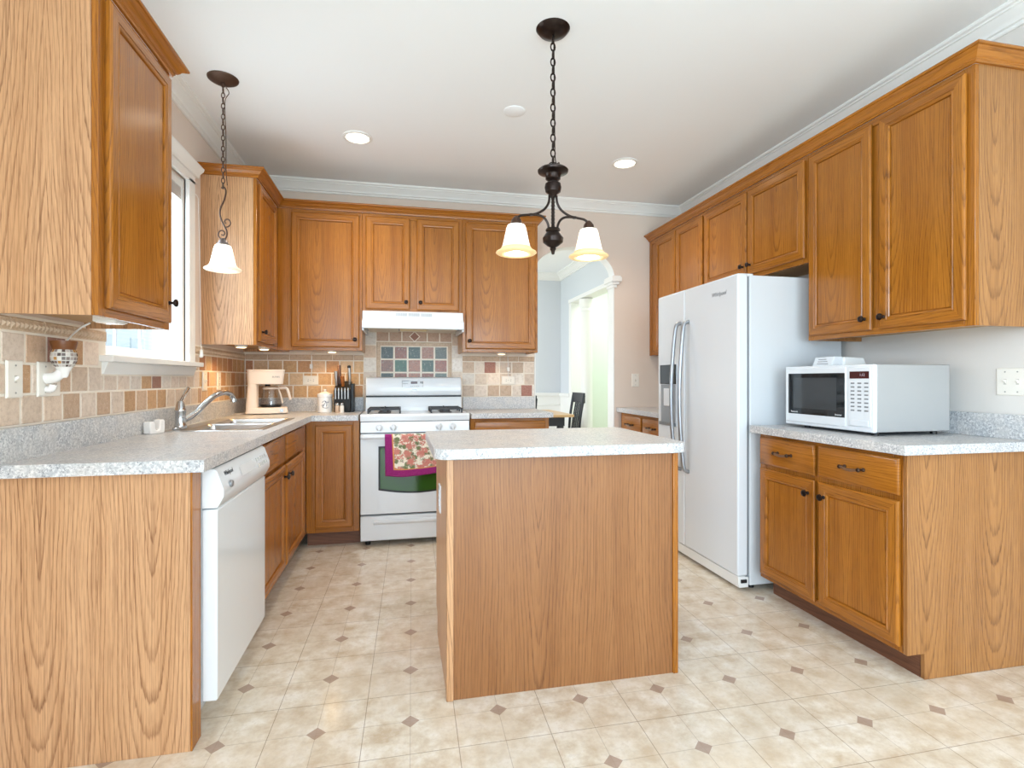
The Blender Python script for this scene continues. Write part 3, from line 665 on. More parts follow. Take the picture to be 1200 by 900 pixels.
# ---------------------------------------------------------------- dishwasher
t = thing('dishwasher', 'white built-in dishwasher under the counter beside the sink', 'dishwasher', (-.85, 2.22, 0))
DF = -.588; D0, D1 = 1.897, 2.533
MB().box(XL+.08, LF, D0+.004, D1-.002, .10, .868).build('tub', APPL_S, t)
MB().box(LF, DF, D0, D1-.006, .105, .735).build('door', APPL, t, bevel=.006, seg=3)
m = MB(); m.prism([(LF, .868), (DF-.012, .868), (DF-.002, .86), (DF+.019, .80), (DF+.019, .775), (DF, .738), (LF, .738)], D0, D1-.006, 'y')
cp = m.build('control_panel', APPL, t, bevel=.003)
fd = Fr((DF+.0025, D0, 0), (0, 1, 0), (1, 0, 0))
def on_dw(y, z): return Vector((DF-.002+(.86-z)/.06*.021+.0008, y, z))
tilt = math.atan2(.021, .06)
def dw_m(y, z):
    up = Vector((-math.sin(tilt), 0, math.cos(tilt))); u = Vector((0, 1, 0)); n = u.cross(up); mm = Matrix.Identity(4)
    for i, v in enumerate((u, up, n)):
        for j in range(3): mm[j][i] = v[j]
    mm.translation = on_dw(y, z); return mm
text('brand_mark', 'Whirlpool', dw_m(D0+.10, .842), .022, INKD, cp, .2)
m = MB()
for k in range(5):
    for j in range(2):
        p = [on_dw(D0+.44+k*.034+a, .825-j*.024+b) for a, b in ((0, 0), (.024, 0), (.024, .013), (0, .013))]
        q = [v+Vector((.002, 0, .001)) for v in p]
        m.add([tuple(v) for v in p+q], [(4,5,6,7)]+[(i,(i+1)%4,4+(i+1)%4,4+i) for i in range(4)])
m.build('button', mat('pale_grey_button', (206, 208, 208), .4), cp)
MB().lathe([(.012, 0), (.012, .006), (.009, .009)], tuple(on_dw(D0+.075, .805)), 'x', 16).build('dial_button', GREYM, cp)
m = MB(); m.add([tuple(on_dw(D0+a, b)+Vector((.0006, 0, 0))) for a, b in ((.22, .806), (.40, .806), (.40, .842), (.22, .842))], [(0,1,2,3)])
m.build('name_plate', mat('pale_plate', (222, 224, 226), .3), cp)
MB().box(LF-.07, LF-.05, D0, D1, 0, .10).build('toe_plate', APPL, t)

# ---------------------------------------------------------------- range and hood
RX0, RX1, RY = -.271, .491, 3.797; RC = (RX0+RX1)/2
t = thing('gas_range', 'white gas range with backguard under the hood', 'range', (RC, 4.0, 0))
MB().box(RX0+.004, RX1-.004, RY+.005, 4.34, .035, .90).build('body', APPL, t)
m = MB().prism([(RY-.004, .868), (RY-.006, .905), (RY+.006, .918), (4.20, .918), (4.20, .868)], RX0, RX1, 'x'); m.build('cooktop', APPL, t, bevel=.003)
MB().box(RX0+.003, RX1-.003, RY, RY+.004, .864, .869).box(RX0+.003, RX1-.003, RY-.001, RY+.004, .785, .79).box(RX0+.006, RX1-.006, RY, RY+.004, .215, .224).build('seam', BLACK, t)
cp = MB().prism([(RY-.012, .79), (RY-.004, .864), (RY+.004, .864), (RY+.004, .79)], RX0+.003, RX1-.003, 'x').build('control_panel', APPL, t, bevel=.002)
for u in (444.4, 461, 514.4, 530.4):
    x = RY*math.tan(math.atan((u-600)/618.2)+.209)
    k_ = MB().lathe([(.026, 0), (.026, -.006), (.019, -.01), (.017, -.03), (.012, -.034)], (x, RY-.007, .828), 'y', 20).box(x-.006, x+.006, RY-.046, RY-.012, .806, .850).build('knob', APPL, cp, bevel=.002)
# oven door with its window
DFY = RY-.028
dr = MB().box(RX0+.003, RX1-.003, DFY, RY, .226, .782).build('oven_door', APPL, t, bevel=.006, seg=3)
WX0, WX1 = RC-.245, RC+.245
def wpoly(e):
    low = [(WX0-e+(WX1-WX0+2*e)*k/14, .405-e-.028*math.sin(PI*k/14)) for k in range(15)]
    return low+[(WX1+e, .685+e), (WX0-e, .685+e)]
MB().prism(wpoly(.012), DFY-.003, DFY+.001, 'y').build('window_frame', BLACK, dr)
MB().prism(wpoly(0), DFY-.0045, DFY-.002, 'y').build('oven_window', OVENG, dr)
m = MB().tube([(RX0+.02, DFY+.0, .765), (RX0+.022, DFY-.03, .766), (RX0+.05, DFY-.045, .767), (RC, DFY-.05, .768), (RX1-.05, DFY-.045, .767), (RX1-.022, DFY-.03, .766), (RX1-.02, DFY, .765)], .013, 12)
m.build('oven_handle', APPL, dr)
dw = MB().box(RX0+.003, RX1-.003, DFY+.004, RY, .045, .213).build('storage_drawer', APPL, t, bevel=.005)
MB().prism([(DFY+.006, .15), (DFY-.012, .165), (DFY-.014, .178), (DFY+.006, .188)], RX0+.09, RX1-.09, 'x').build('drawer_grip', APPL, dw, bevel=.004)
for x in (RX0+.05, RX1-.05):
    for y in (RY+.05, 4.28): MB().lathe([(.018, 0), (.018, .02), (.01, .022), (.01, .04)], (x, y, 0), seg=14).build('foot', BLACK, t)
# backguard
bg = MB().prism([(4.19, .90), (4.19, .95), (4.21, 1.025), (4.34, 1.025), (4.34, .90)], RX0+.012, RX1-.012, 'x').build('backsplash_panel', APPL, t, bevel=.003)
MB().box(RX0+.014, RX1-.014, 4.205, 4.33, 1.024, 1.036).build('vent_slot', BLACK, t)
poly = [(4.20, 1.035), (4.195, 1.05), (4.205, 1.15), (4.215, 1.17), (4.235, 1.18), (4.34, 1.18), (4.34, 1.035)]
bg = MB().prism(poly, RX0+.012, RX1-.012, 'x').build('backguard', APPL, t, bevel=.008, seg=3)
f = Fr((RC, 4.2, 0), (1, 0, 0), (0, -1, 0))
MB(f).box(-.012-.015, .038-.015, -.012, .0025, 1.128, 1.146).build('clock_display', LED, bg)
m = MB(f)
for a, b, c_, d in ((-.095, -.04, 1.150, 1.152), (-.095, -.093, 1.10, 1.152), (-.09, -.05, 1.128, 1.130), (.045, .052, 1.13, 1.145), (.058, .066, 1.128, 1.146), (.062, .064, 1.10, 1.118)): m.box(a, b, -.012, .002, c_, d)
for k in range(6): m.box(-.03+k*.012, -.024+k*.012, -.01, .003, 1.106, 1.109)
m.build('printed_marks', INK, bg)
MB(f).box(-.02, .02, -.012, .004, 1.075, 1.092).build('name_badge', GREYM, bg)
text('brand_mark', 'Whirlpool', f.mat(0, .0045, 1.0835), .008, INKD, bg)
# burners and grates
for gx in (RX0+.215-.055, RX1-.215+.055):
    m = MB(); x0, x1, y0, y1, zt = gx-.11, gx+.11, 3.86, 4.15, .953
    r = .006
    for x in (x0, x1): m.box(x-r, x+r, y0, y1, zt-.012, zt)
    for y in (y0, (y0+y1)/2, y1): m.box(x0, x1, y-r, y+r, zt-.012, zt)
    for x in (x0, gx, x1):
        for y in (y0, (y0+y1)/2, y1):
            if x != gx: m.box(x-r, x+r, y-r, y+r, .918, zt)
    for y in (y0+.072, y1-.072):
        for a, b in ((x0, gx-.03), (gx+.03, x1)): m.box(a, b, y-.005, y+.005, zt-.010, zt+.004)
        m.box(gx-.005, gx+.005, y-.07, y-.03, zt-.010, zt+.004).box(gx-.005, gx+.005, y+.03, y+.07, zt-.010, zt+.004)
    m.build('burner_grate', IRON, t, bevel=.002, seg=1)
    for y in (y0+.072, y1-.072):
        MB().lathe([(.045, .917), (.045, .924), (.032, .928), (.032, .938), (.02, .942)], (gx, y, 0), seg=20).build('burner_cap', mat('grey_burner', (84, 86, 90), .5, .4), t)

t = thing('range_hood', 'white under-cabinet range hood above the stove', 'range hood', (.1, 4.1, 1.52))
hx0, hx1 = -.262, .456
m = MB().prism([(YB, 1.653), (3.90, 1.653), (3.885, 1.60), (3.84, 1.575), (3.835, 1.525), (3.85, 1.522), (3.86, 1.55), (YB, 1.55)], hx0+.0, hx1-.0, 'x')
m.build('shell', APPL, t, bevel=.003)
m = MB(Fr((0, 3.895, 0), (1, 0, 0), (0, -1, 0)))
for a in (-.03, .06, .15):
    for k in range(7): m.box(a+k*.0115, a+.0085+k*.0115, -.005, .0065-.001*0, 1.618, 1.642)
m.build('vent_slot', mat('pale_grey_slot', (196, 200, 204), .5), t)
MB().box(hx0+.03, hx0+.25, 3.88, 4.3, 1.535, 1.549).box(hx1-.25, hx1-.03, 3.88, 4.3, 1.535, 1.549).build('grease_filter', mat('filter_mesh', (206, 196, 178), .5), t)
MB().box(hx0+.26, hx1-.26, 3.90, 4.1, 1.528, 1.549).build('lamp_cover', mat('amber_cover', (224, 206, 160), .4), t)
MB().box(hx0-.002, hx0+.012, 3.86, 4.34, 1.51, 1.55).box(hx1-.012, hx1+.002, 3.86, 4.34, 1.51, 1.55).build('side_skirt', APPL, t, bevel=.003)

# towel on the oven handle
def towel_mat():
    t = NT('floral_towel', .9, .1); co = t.n('ShaderNodeTexCoord').outputs['Object']; x, y, z = t.sep(co)
    at = t.n('ShaderNodeAttribute', attribute_name='tile_colour'); uu, vv, _ = t.sep(at.outputs['Color'])
    v2 = t.comb(uu, vv, 0.0)
    def vor(scale, seed):
        n = t.n('ShaderNodeTexVoronoi'); n.inputs['Scale'].default_value = scale
        t.l(t.comb(t.math('ADD', uu, seed), vv, 0.0), n.inputs['Vector']); return n
    nz = t.noise(v2, 26, 3, .7); nz2 = t.noise(v2, 60, 3, .7)
    base = t.mix(nz, (232, 222, 200), (246, 240, 226))
    a = vor(6.0, .3); pet = t.math('ADD', a.outputs['Distance'], t.math('MULTIPLY_ADD', nz, 1.6, -.8))
    fl = t.ramp(pet, [(.45, (1,)*3), (.51, (0,)*3)])
    inner = t.ramp(t.math('FRACT', t.math('MULTIPLY', pet, 9)), [(0, (168, 80, 76)), (.5, (206, 128, 116)), (1, (232, 176, 160))])
    c = t.mix(fl, base, inner)
    b = vor(8.5, 2.7); lf = t.math('ADD', b.outputs['Distance'], t.math('MULTIPLY_ADD', nz2, 1.0, -.5))
    lm = t.math('MULTIPLY', t.ramp(lf, [(.44, (1,)*3), (.50, (0,)*3)]), t.math('SUBTRACT', 1.0, fl))
    c = t.mix(lm, c, t.mix(nz2, (70, 84, 56), (150, 158, 116)))
    d = vor(9, 5.1); vm = t.math('MULTIPLY', t.ramp(t.math('ADD', d.outputs['Distance'], t.math('MULTIPLY', nz2, .5)), [(.34, (1,)*3), (.38, (0,)*3)]), t.math('SUBTRACT', 1.0, fl))
    c = t.mix(vm, c, (140, 70, 110))
    bd = t.math('MAXIMUM', t.math('LESS_THAN', uu, .15), t.math('LESS_THAN', vv, .15))
    gd = t.math('MAXIMUM', t.math('LESS_THAN', uu, .175), t.math('LESS_THAN', vv, .17))
    c = t.mix(gd, c, (220, 150, 90)); c = t.mix(bd, c, t.mix(t.ramp(nz2, [(.35, (0,)*3), (.65, (1,)*3)]), (110, 22, 76), (176, 62, 140)))
    return t.out(c)
m = MB(); NXT, NZT = 26, 34; hy, hz, hr = DFY-.05, .768, .017
def towel_pt(s, q, back):
    # s across 0..1, q down 0..1 ; front falls to .50
    w = .305+.075*q*(0 if back else 1); x = -.103+.004*q+s*w
    if q < .12:
        a = PI/2*(q/.12); y = hy-hr*math.sin(a)*(1 if not back else -1); z = hz+hr*math.cos(a)
    else:
        k = (q-.12)/.88; y = (hy-hr if not back else hy+hr) + (.006*math.sin(s*13+1)*k - .010*k*math.sin(s*5.2) if not back else .002*math.sin(s*9)*k)
        z = hz-k*(.262+.012*math.sin(s*3.3+.4) if not back else .20)
    return (x, y, z)
for back in (False, True):
    for i in range(NXT):
        for j in range(NZT):
            q4 = [(i, j), (i+1, j), (i+1, j+1), (i, j+1)]
            m.v += [Vector(towel_pt(a/NXT, b/NZT, back)) for a, b in q4]; b0 = len(m.v)-4
            m.f.append([b0, b0+1, b0+2, b0+3]); m.m.append(0); m.c.append([(a/NXT, 1-b/NZT, 0) for a, b in q4])
def build_towel(m):
    off = Vector((.05, hy, .5)); me = bpy.data.meshes.new('kitchen_towel'); me.from_pydata([tuple(v-off) for v in m.v], [], m.f); me.materials.append(towel_mat())
    at = me.color_attributes.new('tile_colour', 'FLOAT_COLOR', 'CORNER')
    for p, c in zip(me.polygons, m.c):
        for li, cc in zip(p.loop_indices, c): at.data[li].color = (*cc, 1)
    bm = bmesh.new(); bm.from_mesh(me); bmesh.ops.remove_doubles(bm, verts=bm.verts, dist=1e-5); bmesh.ops.recalc_face_normals(bm, faces=bm.faces); bm.to_mesh(me); bm.free()
    me.polygons.foreach_set('use_smooth', [True]*len(me.polygons))
    o = bpy.data.objects.new('kitchen_towel', me); COL.objects.link(o); o.location = off
    s = o.modifiers.new('thick', 'SOLIDIFY'); s.thickness = .003; s.offset = 0
    return tag(o, 'floral towel with magenta border hanging on the oven handle', 'towel')
build_towel(m)

# ---------------------------------------------------------------- fridge
t = thing('refrigerator', 'white side-by-side refrigerator with ice dispenser and silver handles', 'refrigerator', (2.15, 3.0, 0))
FX, FY0, FY1, FZ = 1.802, 2.559, 3.47, 1.743
MB().box(FX+.075, 2.473, FY0+.002, FY1-.002, .03, FZ-.008).build('cabinet_body', APPL_S, t, bevel=.006)
MB().box(FX+.062, FX+.076, FY0+.012, FY1-.012, .085, FZ-.015).build('door_gasket', INK, t)
fd = MB().box(FX, FX+.063, FY0, 3.108, .085, FZ).build('door', APPL, t, bevel=.010, seg=3)
fz = MB().box(FX, FX+.063, 3.114, FY1, .085, FZ).build('freezer_door', APPL, t, bevel=.010, seg=3)
for y, d, s in ((3.108-.045, fd, -1), (3.114+.045, fz, 1)):
    y2 = y
    m = MB().tube([(FX+.002, y2, 1.53), (FX-.03, y2, 1.515), (FX-.045, y2+s*.002, 1.42), (FX-.062, y2+s*.004, 1.2), (FX-.066, y2+s*.004, 1.02), (FX-.06, y2+s*.004, .85), (FX-.045, y2, .68), (FX-.03, y2, .59), (FX+.002, y2, .573)], lambda q: .0125, 12)
    m.build('handle', GREYM, d)
dp = MB().box(FX-.006, FX+.001, 3.20, 3.425, .845, 1.265).build('dispenser_frame', mat('pale_grey_plastic', (206, 210, 214), .35), fz, bevel=.003)
MB().box(FX-.012, FX-.004, 3.205, 3.42, 1.13, 1.262).build('control_pad', GLASS_D, fz, bevel=.003)
MB().box(FX-.0075, FX-.004, 3.215, 3.41, .86, 1.125).build('recess', mat('shadow_grey_plastic', (150, 156, 162), .4), fz)  # flat plate; the shade of the dispenser recess is put into its grey
MB().box(FX-.022, FX-.006, 3.21, 3.415, .848, .87).build('drip_tray', mat('drip_grey', (120, 124, 128), .4), fz, bevel=.002)
MB().box(FX-.016, FX-.007, 3.27, 3.36, .98, 1.10).build('paddle', mat('pale_paddle', (222, 226, 230), .35), fz, bevel=.003)
f = Fr((FX, FY1, 0), (0, -1, 0), (-1, 0, 0))
text('brand_mark', 'Whirlpool', f.mat(FY1-2.735, .001, 1.655), .034, mat('pale_grey_ink', (140, 142, 146), .4), fd, .25)
MB().box(FX+.012, FX+.07, FY0+.005, FY1-.005, .02, .078).build('kick_grille', APPL2, t, bevel=.004)
MB().box(FX+.006, FX+.05, FY0+.004, FY0+.07, .035, .083).build('hinge_cover', APPL2, t, bevel=.004)
MB().box(FX+.02, FX+.055, FY0-.002, FY0+.03, .048, .066).build('hinge_pin', BLACK, t)
for y in (FY0+.06, FY1-.06):
    for x in (FX+.12, 2.40): MB().lathe([(.02, 0), (.02, .03)], (x, y, 0), seg=12).build('foot', BLACK, t)
for y in (FY0+.02, FY1-.10): MB().box(FX+.03, FX+.11, y, y+.06, FZ-.01, FZ+.004).build('hinge_cap', APPL2, t, bevel=.004)

# ---------------------------------------------------------------- microwave and gadget on it
t = thing('microwave', 'white countertop microwave with black window on right counter', 'microwave', (2.2, 2.18, CT))
MX, MY0, MY1, MZ0, MZ1 = 2.012, 1.915, 2.452, .930, 1.228
MB().box(MX+.02, 2.425, MY0+.002, MY1-.002, MZ0, MZ1).build('casing', mat('microwave_casing', (172, 171, 170), .45), t, bevel=.004)
f = Fr((MX, MY1, 0), (0, -1, 0), (-1, 0, 0)); W = MY1-MY0
fp = MB(f).box(0, W, -.022, 0, MZ0-.002, MZ1+.001).build('front_frame', APPL, t, bevel=.006, seg=3)
d = MB(f).box(.006, W*.735, -.01, .005, MZ0+.012, MZ1-.008).build('door', APPL, t, bevel=.006, seg=3)
MB(f).box(.03, W*.725, .0, .0065, MZ0+.055, MZ1-.036).build('door_window', GLASS_D, d, bevel=.001)
MB(f).box(.065, W*.64, .005, .0072, MZ0+.085, MZ1-.058).build('window_screen', mat('dark_screen', (58, 60, 62), .12), d)
text('brand_mark', 'Panasonic', f.mat(.075, .0075, MZ0+.066), .012, LOGO_W, d)
text('brand_mark', 'Inverter', f.mat(.355, .0075, MZ0+.066), .012, LOGO_W, d)
cp = MB(f).box(W*.755, W-.012, -.01, .004, MZ0+.02, MZ1-.010).build('control_panel', APPL, t, bevel=.003)
MB(f).box(W*.775, W-.02, 0, .0055, MZ1-.062, MZ1-.03).build('display', LED, cp)
text('display_digits', '1:12', f.mat(W*.90, .0058, MZ1-.046), .016, mat('pale_digits', (190, 170, 180), .5), cp)
m = MB(f)
for r in range(8):
    for c_ in range(3):
        u = W*.785+c_*.036; z = MZ1-.086-r*.0175
        m.box(u, u+.020, .003, .0048, z, z+.006)
m.build('keypad_mark', INK, cp)
MB(f).box(W*.775, W-.022, .003, .0065, MZ0+.024, MZ0+.050).build('open_button', APPL, cp, bevel=.002)
for y in (MY0+.04, MY1-.10):
    for x in (MX+.05, 2.38): MB().lathe([(.014, CT), (.014, MZ0)], (x, y, 0), seg=12).build('foot', BLACK, t)
t = thing('timer_gadget', 'small white wedge-shaped plastic gadget on top of the microwave', 'gadget', (2.18, 2.3, MZ1))
MB().prism([(2.095, MZ1), (2.115, MZ1+.048), (2.16, MZ1+.05), (2.18, MZ1)], 2.235, 2.36, 'y').build('front_housing', APPL, t, bevel=.004)
MB().prism([(2.162, MZ1), (2.162, MZ1+.046), (2.28, MZ1+.044), (2.30, MZ1)], 2.225, 2.355, 'y').build('rear_housing', APPL2, t, bevel=.006)
f = Fr((2.105, 2.36, 0), (0, -1, 0), (-1, 0, 0)); m = MB(f)
for k in range(3): m.box(.03, .10-.01*k, -.004, .006-.005*k*.9, MZ1+.012+k*.011, MZ1+.0145+k*.011)
m.build('printed_marks', INK, t)

# ---------------------------------------------------------------- sink and faucet
t = thing('kitchen_sink', 'double bowl stainless steel sink set in the left counter', 'sink', (-.87, 3.17, .75))
m = MB(); z = CT+.004; a0, a1, b0, b1 = SX0-.015, SX1+.012, SY0-.02, SY1+.02
bowls = [(-1.02, SX1-.02, SY0+.02, 3.155), (-1.02, SX1-.02, 3.195, SY1-.02)]
def ringr(x0, x1, y0, y1, r, z): return [(x, y, z) for x, y in rounded(x0, x1, y0, y1, (r,)*4, 6)]
m.box(a0, -1.02, b0, b1, CT-.002, z).box(SX1-.02, a1, b0, b1, CT-.002, z).box(-1.02, SX1-.02, b0, SY0+.02, CT-.002, z).box(-1.02, SX1-.02, SY1-.02, b1, CT-.002, z).box(-1.02, SX1-.02, 3.155, 3.195, CT-.002, z)
m.build('rim', STEEL, t, bevel=.004)
for x0, x1, y0, y1 in bowls:
    m = MB().loft([ringr(x0, x1, y0, y1, .012, z+.0005), ringr(x0+.006, x1-.006, y0+.006, y1-.006, .03, z-.008), ringr(x0+.012, x1-.012, y0+.012, y1-.012, .045, .80), ringr(x0+.03, x1-.03, y0+.03, y1-.03, .04, .762), ringr(x0+.12, x1-.12, y0+.10, y1-.10, .03, .756)], cap=False)
    m.add(ringr(x0+.12, x1-.12, y0+.10, y1-.10, .03, .756), [tuple(range(28))])
    b_ = m.build('bowl', STEEL, t)
    MB().lathe([(.045, .757), (.045, .761), (.03, .762), (.028, .758)], ((x0+x1)/2, (y0+y1)/2, 0), seg=20).build('drain', CHROME, b_)
FXc, FYc = -1.06, 2.885
t = thing('faucet', 'chrome single lever faucet behind the sink', 'faucet', (FXc, FYc, z))
MB().prism([(FXc+.026*math.cos(a)*1.0, FYc+.075*math.sin(a)) for a in [2*PI*k/24 for k in range(24)]], z, z+.012, 'z').build('base_plate', CHROME, t, bevel=.004)
MB().lathe([(.027, z+.01), (.027, z+.018), (.0235, z+.024), (.0235, 1.0), (.025, 1.003), (.025, 1.012), (.022, 1.02), (.017, 1.045), (.012, 1.055), (0, 1.058)], (FXc, FYc, 0)).build('body', CHROME, t)
MB().tube([(FXc, FYc, .955), (FXc+.04, FYc+.05, .985), (FXc+.075, FYc+.10, 1.035), (FXc+.105, FYc+.155, 1.076), (FXc+.13, FYc+.21, 1.090), (FXc+.148, FYc+.26, 1.083), (FXc+.158, FYc+.285, 1.058)], lambda q: .0155-.002*q, 14).build('spout', CHROME, t)
MB().lathe([(.0155, -.02), (.0155, 0)], (FXc+.159, FYc+.286, 1.058), seg=16).build('aerator', CHROME, t)
MB().tube([(FXc, FYc, 1.05), (FXc+.006, FYc+.018, 1.075), (FXc+.02, FYc+.045, 1.12)], lambda q: .0065+.003*q, 10).build('lever', CHROME, t)
t = thing('scrubber_holder', 'white ceramic scrubber holder beside the faucet', 'holder', (-1.10, 2.70, CT))
m = MB(Fr((-1.10, 2.70, CT), (.31, .80, 0), (.80, -.31, 0)))
poly = [(-.048, .004), (-.044, 0), (.044, 0), (.048, .006), (.05, .055), (.044, .064), (.022, .064), (.017, .056), (.014, .02), (-.006, .016), (-.012, .024), (-.016, .05), (-.022, .058), (-.044, .058), (-.05, .05)]
m.loft([[(p[0], -.022, p[1]) for p in poly], [(p[0], .022, p[1]) for p in poly]])
m.build('holder_body', CERAM, t, bevel=.006, seg=3)

# ---------------------------------------------------------------- things on the corner counter
t = thing('coffee_maker', 'white drip coffee maker in the counter corner under the cabinets', 'coffee maker', (-.93, 4.1, CT))
f = Fr((-.935, 4.09, CT), (.974, .225, 0), (.225, -.974, 0)); 
def taper(m, u0, u1, n0, n1, z0, v0, v1, k0, k1, z1, r=.02):
    a = [(x, y, z0) for x, y in rounded(u0, u1, n0, n1, (r,)*4, 4)]; b = [(x, y, z1) for x, y in rounded(v0, v1, k0, k1, (r,)*4, 4)]; return m.loft([a, b])
m = MB(f); taper(m, -.142, .135, -.10, .10, .006, -.138, .130, -.095, .095, .048); bs = m.build('base', CREAM, t, bevel=.004)
m = MB(f); taper(m, -.140, -.062, -.095, .095, .045, -.128, -.066, -.092, .092, .215); m.build('water_column', CREAM, t)
m = MB(f); taper(m, -.128, .100, -.093, .093, .213, -.133, .112, -.095, .095, .305); hd = m.build('filter_housing', CREAM, t, bevel=.004)
m = MB(f); taper(m, -.135, .114, -.097, .097, .304, -.135, .112, -.097, .097, .318); m.build('lid', CREAM, t, bevel=.004)
MB(f).box(-.064, -.06, -.09, .09, .05, .212).build('back_plate', mat('warm_grey_plastic', (214, 196, 182), .4), t)
MB(f).loft([[(-.0+.018*math.cos(a), .018*math.sin(a), zz) for a in [2*PI*k/14 for k in range(14)]] for zz in (.198, .214)]).build('drip_nozzle', BLACK, t)
text('brand_mark', 'BUNN', f.mat(.052, .0955, .265), .017, INK, hd)
MB(f).loft([[(.09+.011*math.cos(a), n, .027+.011*math.sin(a)) for a in [2*PI*k/16 for k in range(16)]] for n in (.094, .1025)]).build('switch', GREYM, bs)
def ring_at(r, zz, cx=.022, cy=.005, k=22): return [(cx+r*math.cos(2*PI*i/k), cy+r*math.sin(2*PI*i/k), zz) for i in range(k)]
cf = thing('carafe', 'glass coffee carafe with white lid and handle in the coffee maker', 'carafe', tuple(f(.022, .005, .05)))
MB(f).loft([ring_at(r, h) for r, h in ((.064, .0515), (.070, .058), (.071, .075), (.064, .12), (.052, .17), (.050, .178))], cap=False).build('glass_jug', COFFEE, cf)
MB(f).loft([ring_at(.066, .0505), ring_at(.0705, .056), ring_at(.0705, .068)]).build('base_band', BLACK, cf)
MB(f).loft([ring_at(.051, .176), ring_at(.056, .179), ring_at(.056, .187), ring_at(.045, .193)]).build('carafe_lid', CREAM, cf)
MB(f).tube([(.07, .02, .183), (.10, .03, .185), (.125, .04, .182), (.138, .042, .15), (.150, .045, .10)], .0095, 10).build('handle', CREAM, cf)
MB(f).tube([(.068, .02, .183), (.084, .02, .14), (.098, .022, .075)], .006, 8).build('handle_strut', CREAM, cf)
m = MB().tube([tuple(f(-.14, -.04, .008)), tuple(f(-.19, .0, .006)), tuple(f(-.21, .03, .005)), tuple(f(-.16, .05, .005))], .003, 6); m.build('power_cord', CREAM, t)
t = thing('canister', 'white lidded ceramic canister beside the knife block', 'canister', (-.555, 4.19, CT))
cx, cy = -.555, 4.19
MB().lathe([(.05, 0), (.053, .004), (.053, .112), (.05, .116)], (cx, cy, CT)).build('jar', CERAM, t)
MB().lathe([(.050, .114), (.056, .117), (.056, .136), (.05, .142), (.025, .152), (.012, .156), (.009, .162), (.013, .168), (.010, .174), (0, .176)], (cx, cy, CT)).build('lid', CERAM, t)
m = MB()
def on_jar(a, zz): 
    th = -PI/2+.13+a/.053; return (cx+.0538*math.cos(th), cy+.0538*math.sin(th), CT+zz)
for path in ([(-.02, .075), (-.008, .086), (.004, .08), (-.004, .062), (-.016, .042), (.002, .034), (.022, .036)], [(.0, .09), (.012, .07), (.010, .046)], [(-.024, .05), (-.014, .058), (-.006, .052)], [(.012, .08), (.022, .074), (.026, .082)]):
    m.tube([on_jar(*p) for p in path], .0016, 6)
m.build('painted_flourish', BLUE, t)
t = thing('knife_block', 'black knife block with steak knives along its front', 'knife block', (-.43, 4.2, CT))
kb = MB().prism([(4.15, CT), (4.13, CT+.165), (4.29, CT+.235), (4.31, CT)], -.485, -.365, 'x'); kb.build('block', BLACK, t, bevel=.004)
MB().box(-.366, -.345, 4.17, 4.30, CT, CT+.215).build('side_holder', BLACK, t, bevel=.003)
KH = mat('steel_knife_handle', (176, 174, 172), .3, .9); KW = mat('wood_knife_handle', (168, 96, 40), .45)
for k in range(5):
    x = -.471+k*.0225
    MB().box(x-.004, x+.004, 4.115, 4.126, CT+.10, CT+.185).build('steak_knife', KH, t, bevel=.002)
for x, y, h, mm in ((-.476, 4.21, .31, KH), (-.455, 4.235, .355, mat('brown_knife_handle', (110, 84, 74), .5)), (-.428, 4.20, .27, KW), (-.382, 4.235, .345, KH)):
    MB().tube([(x, y+.02, CT+.16), (x+.001, y, CT+.16+(h-.16)*.5), (x-.002, y-.012, CT+h)], lambda q: .0105+.003*q, 10).build('knife_handle', mm, t)
MB().lathe([(.013, 0), (.013, .014), (.008, .02)], (-.384, 4.222, CT+.335), seg=14).build('handle_cap', BLACK, t)
for x, lab, mm in ((-.455, 'clear glass shaker with pepper tint, left one before the knife block', mat('pepper_glass', (206, 176, 150), .15)), (-.422, 'white salt shaker, right one before the knife block', mat('salt_glass', (240, 234, 226), .15))):
    t = thing('shaker', lab, 'shaker', (x, 4.09, CT), 'salt and pepper shakers')
    MB().lathe([(.014, 0), (.0155, .003), (.0145, .05), (.012, .056)], (x, 4.09, CT), seg=18).build('glass_body', mm, t)
    MB().lathe([(.0125, .054), (.0135, .057), (.0135, .070), (.008, .076), (0, .077)], (x, 4.09, CT), seg=18).build('cap', CHROME, t)

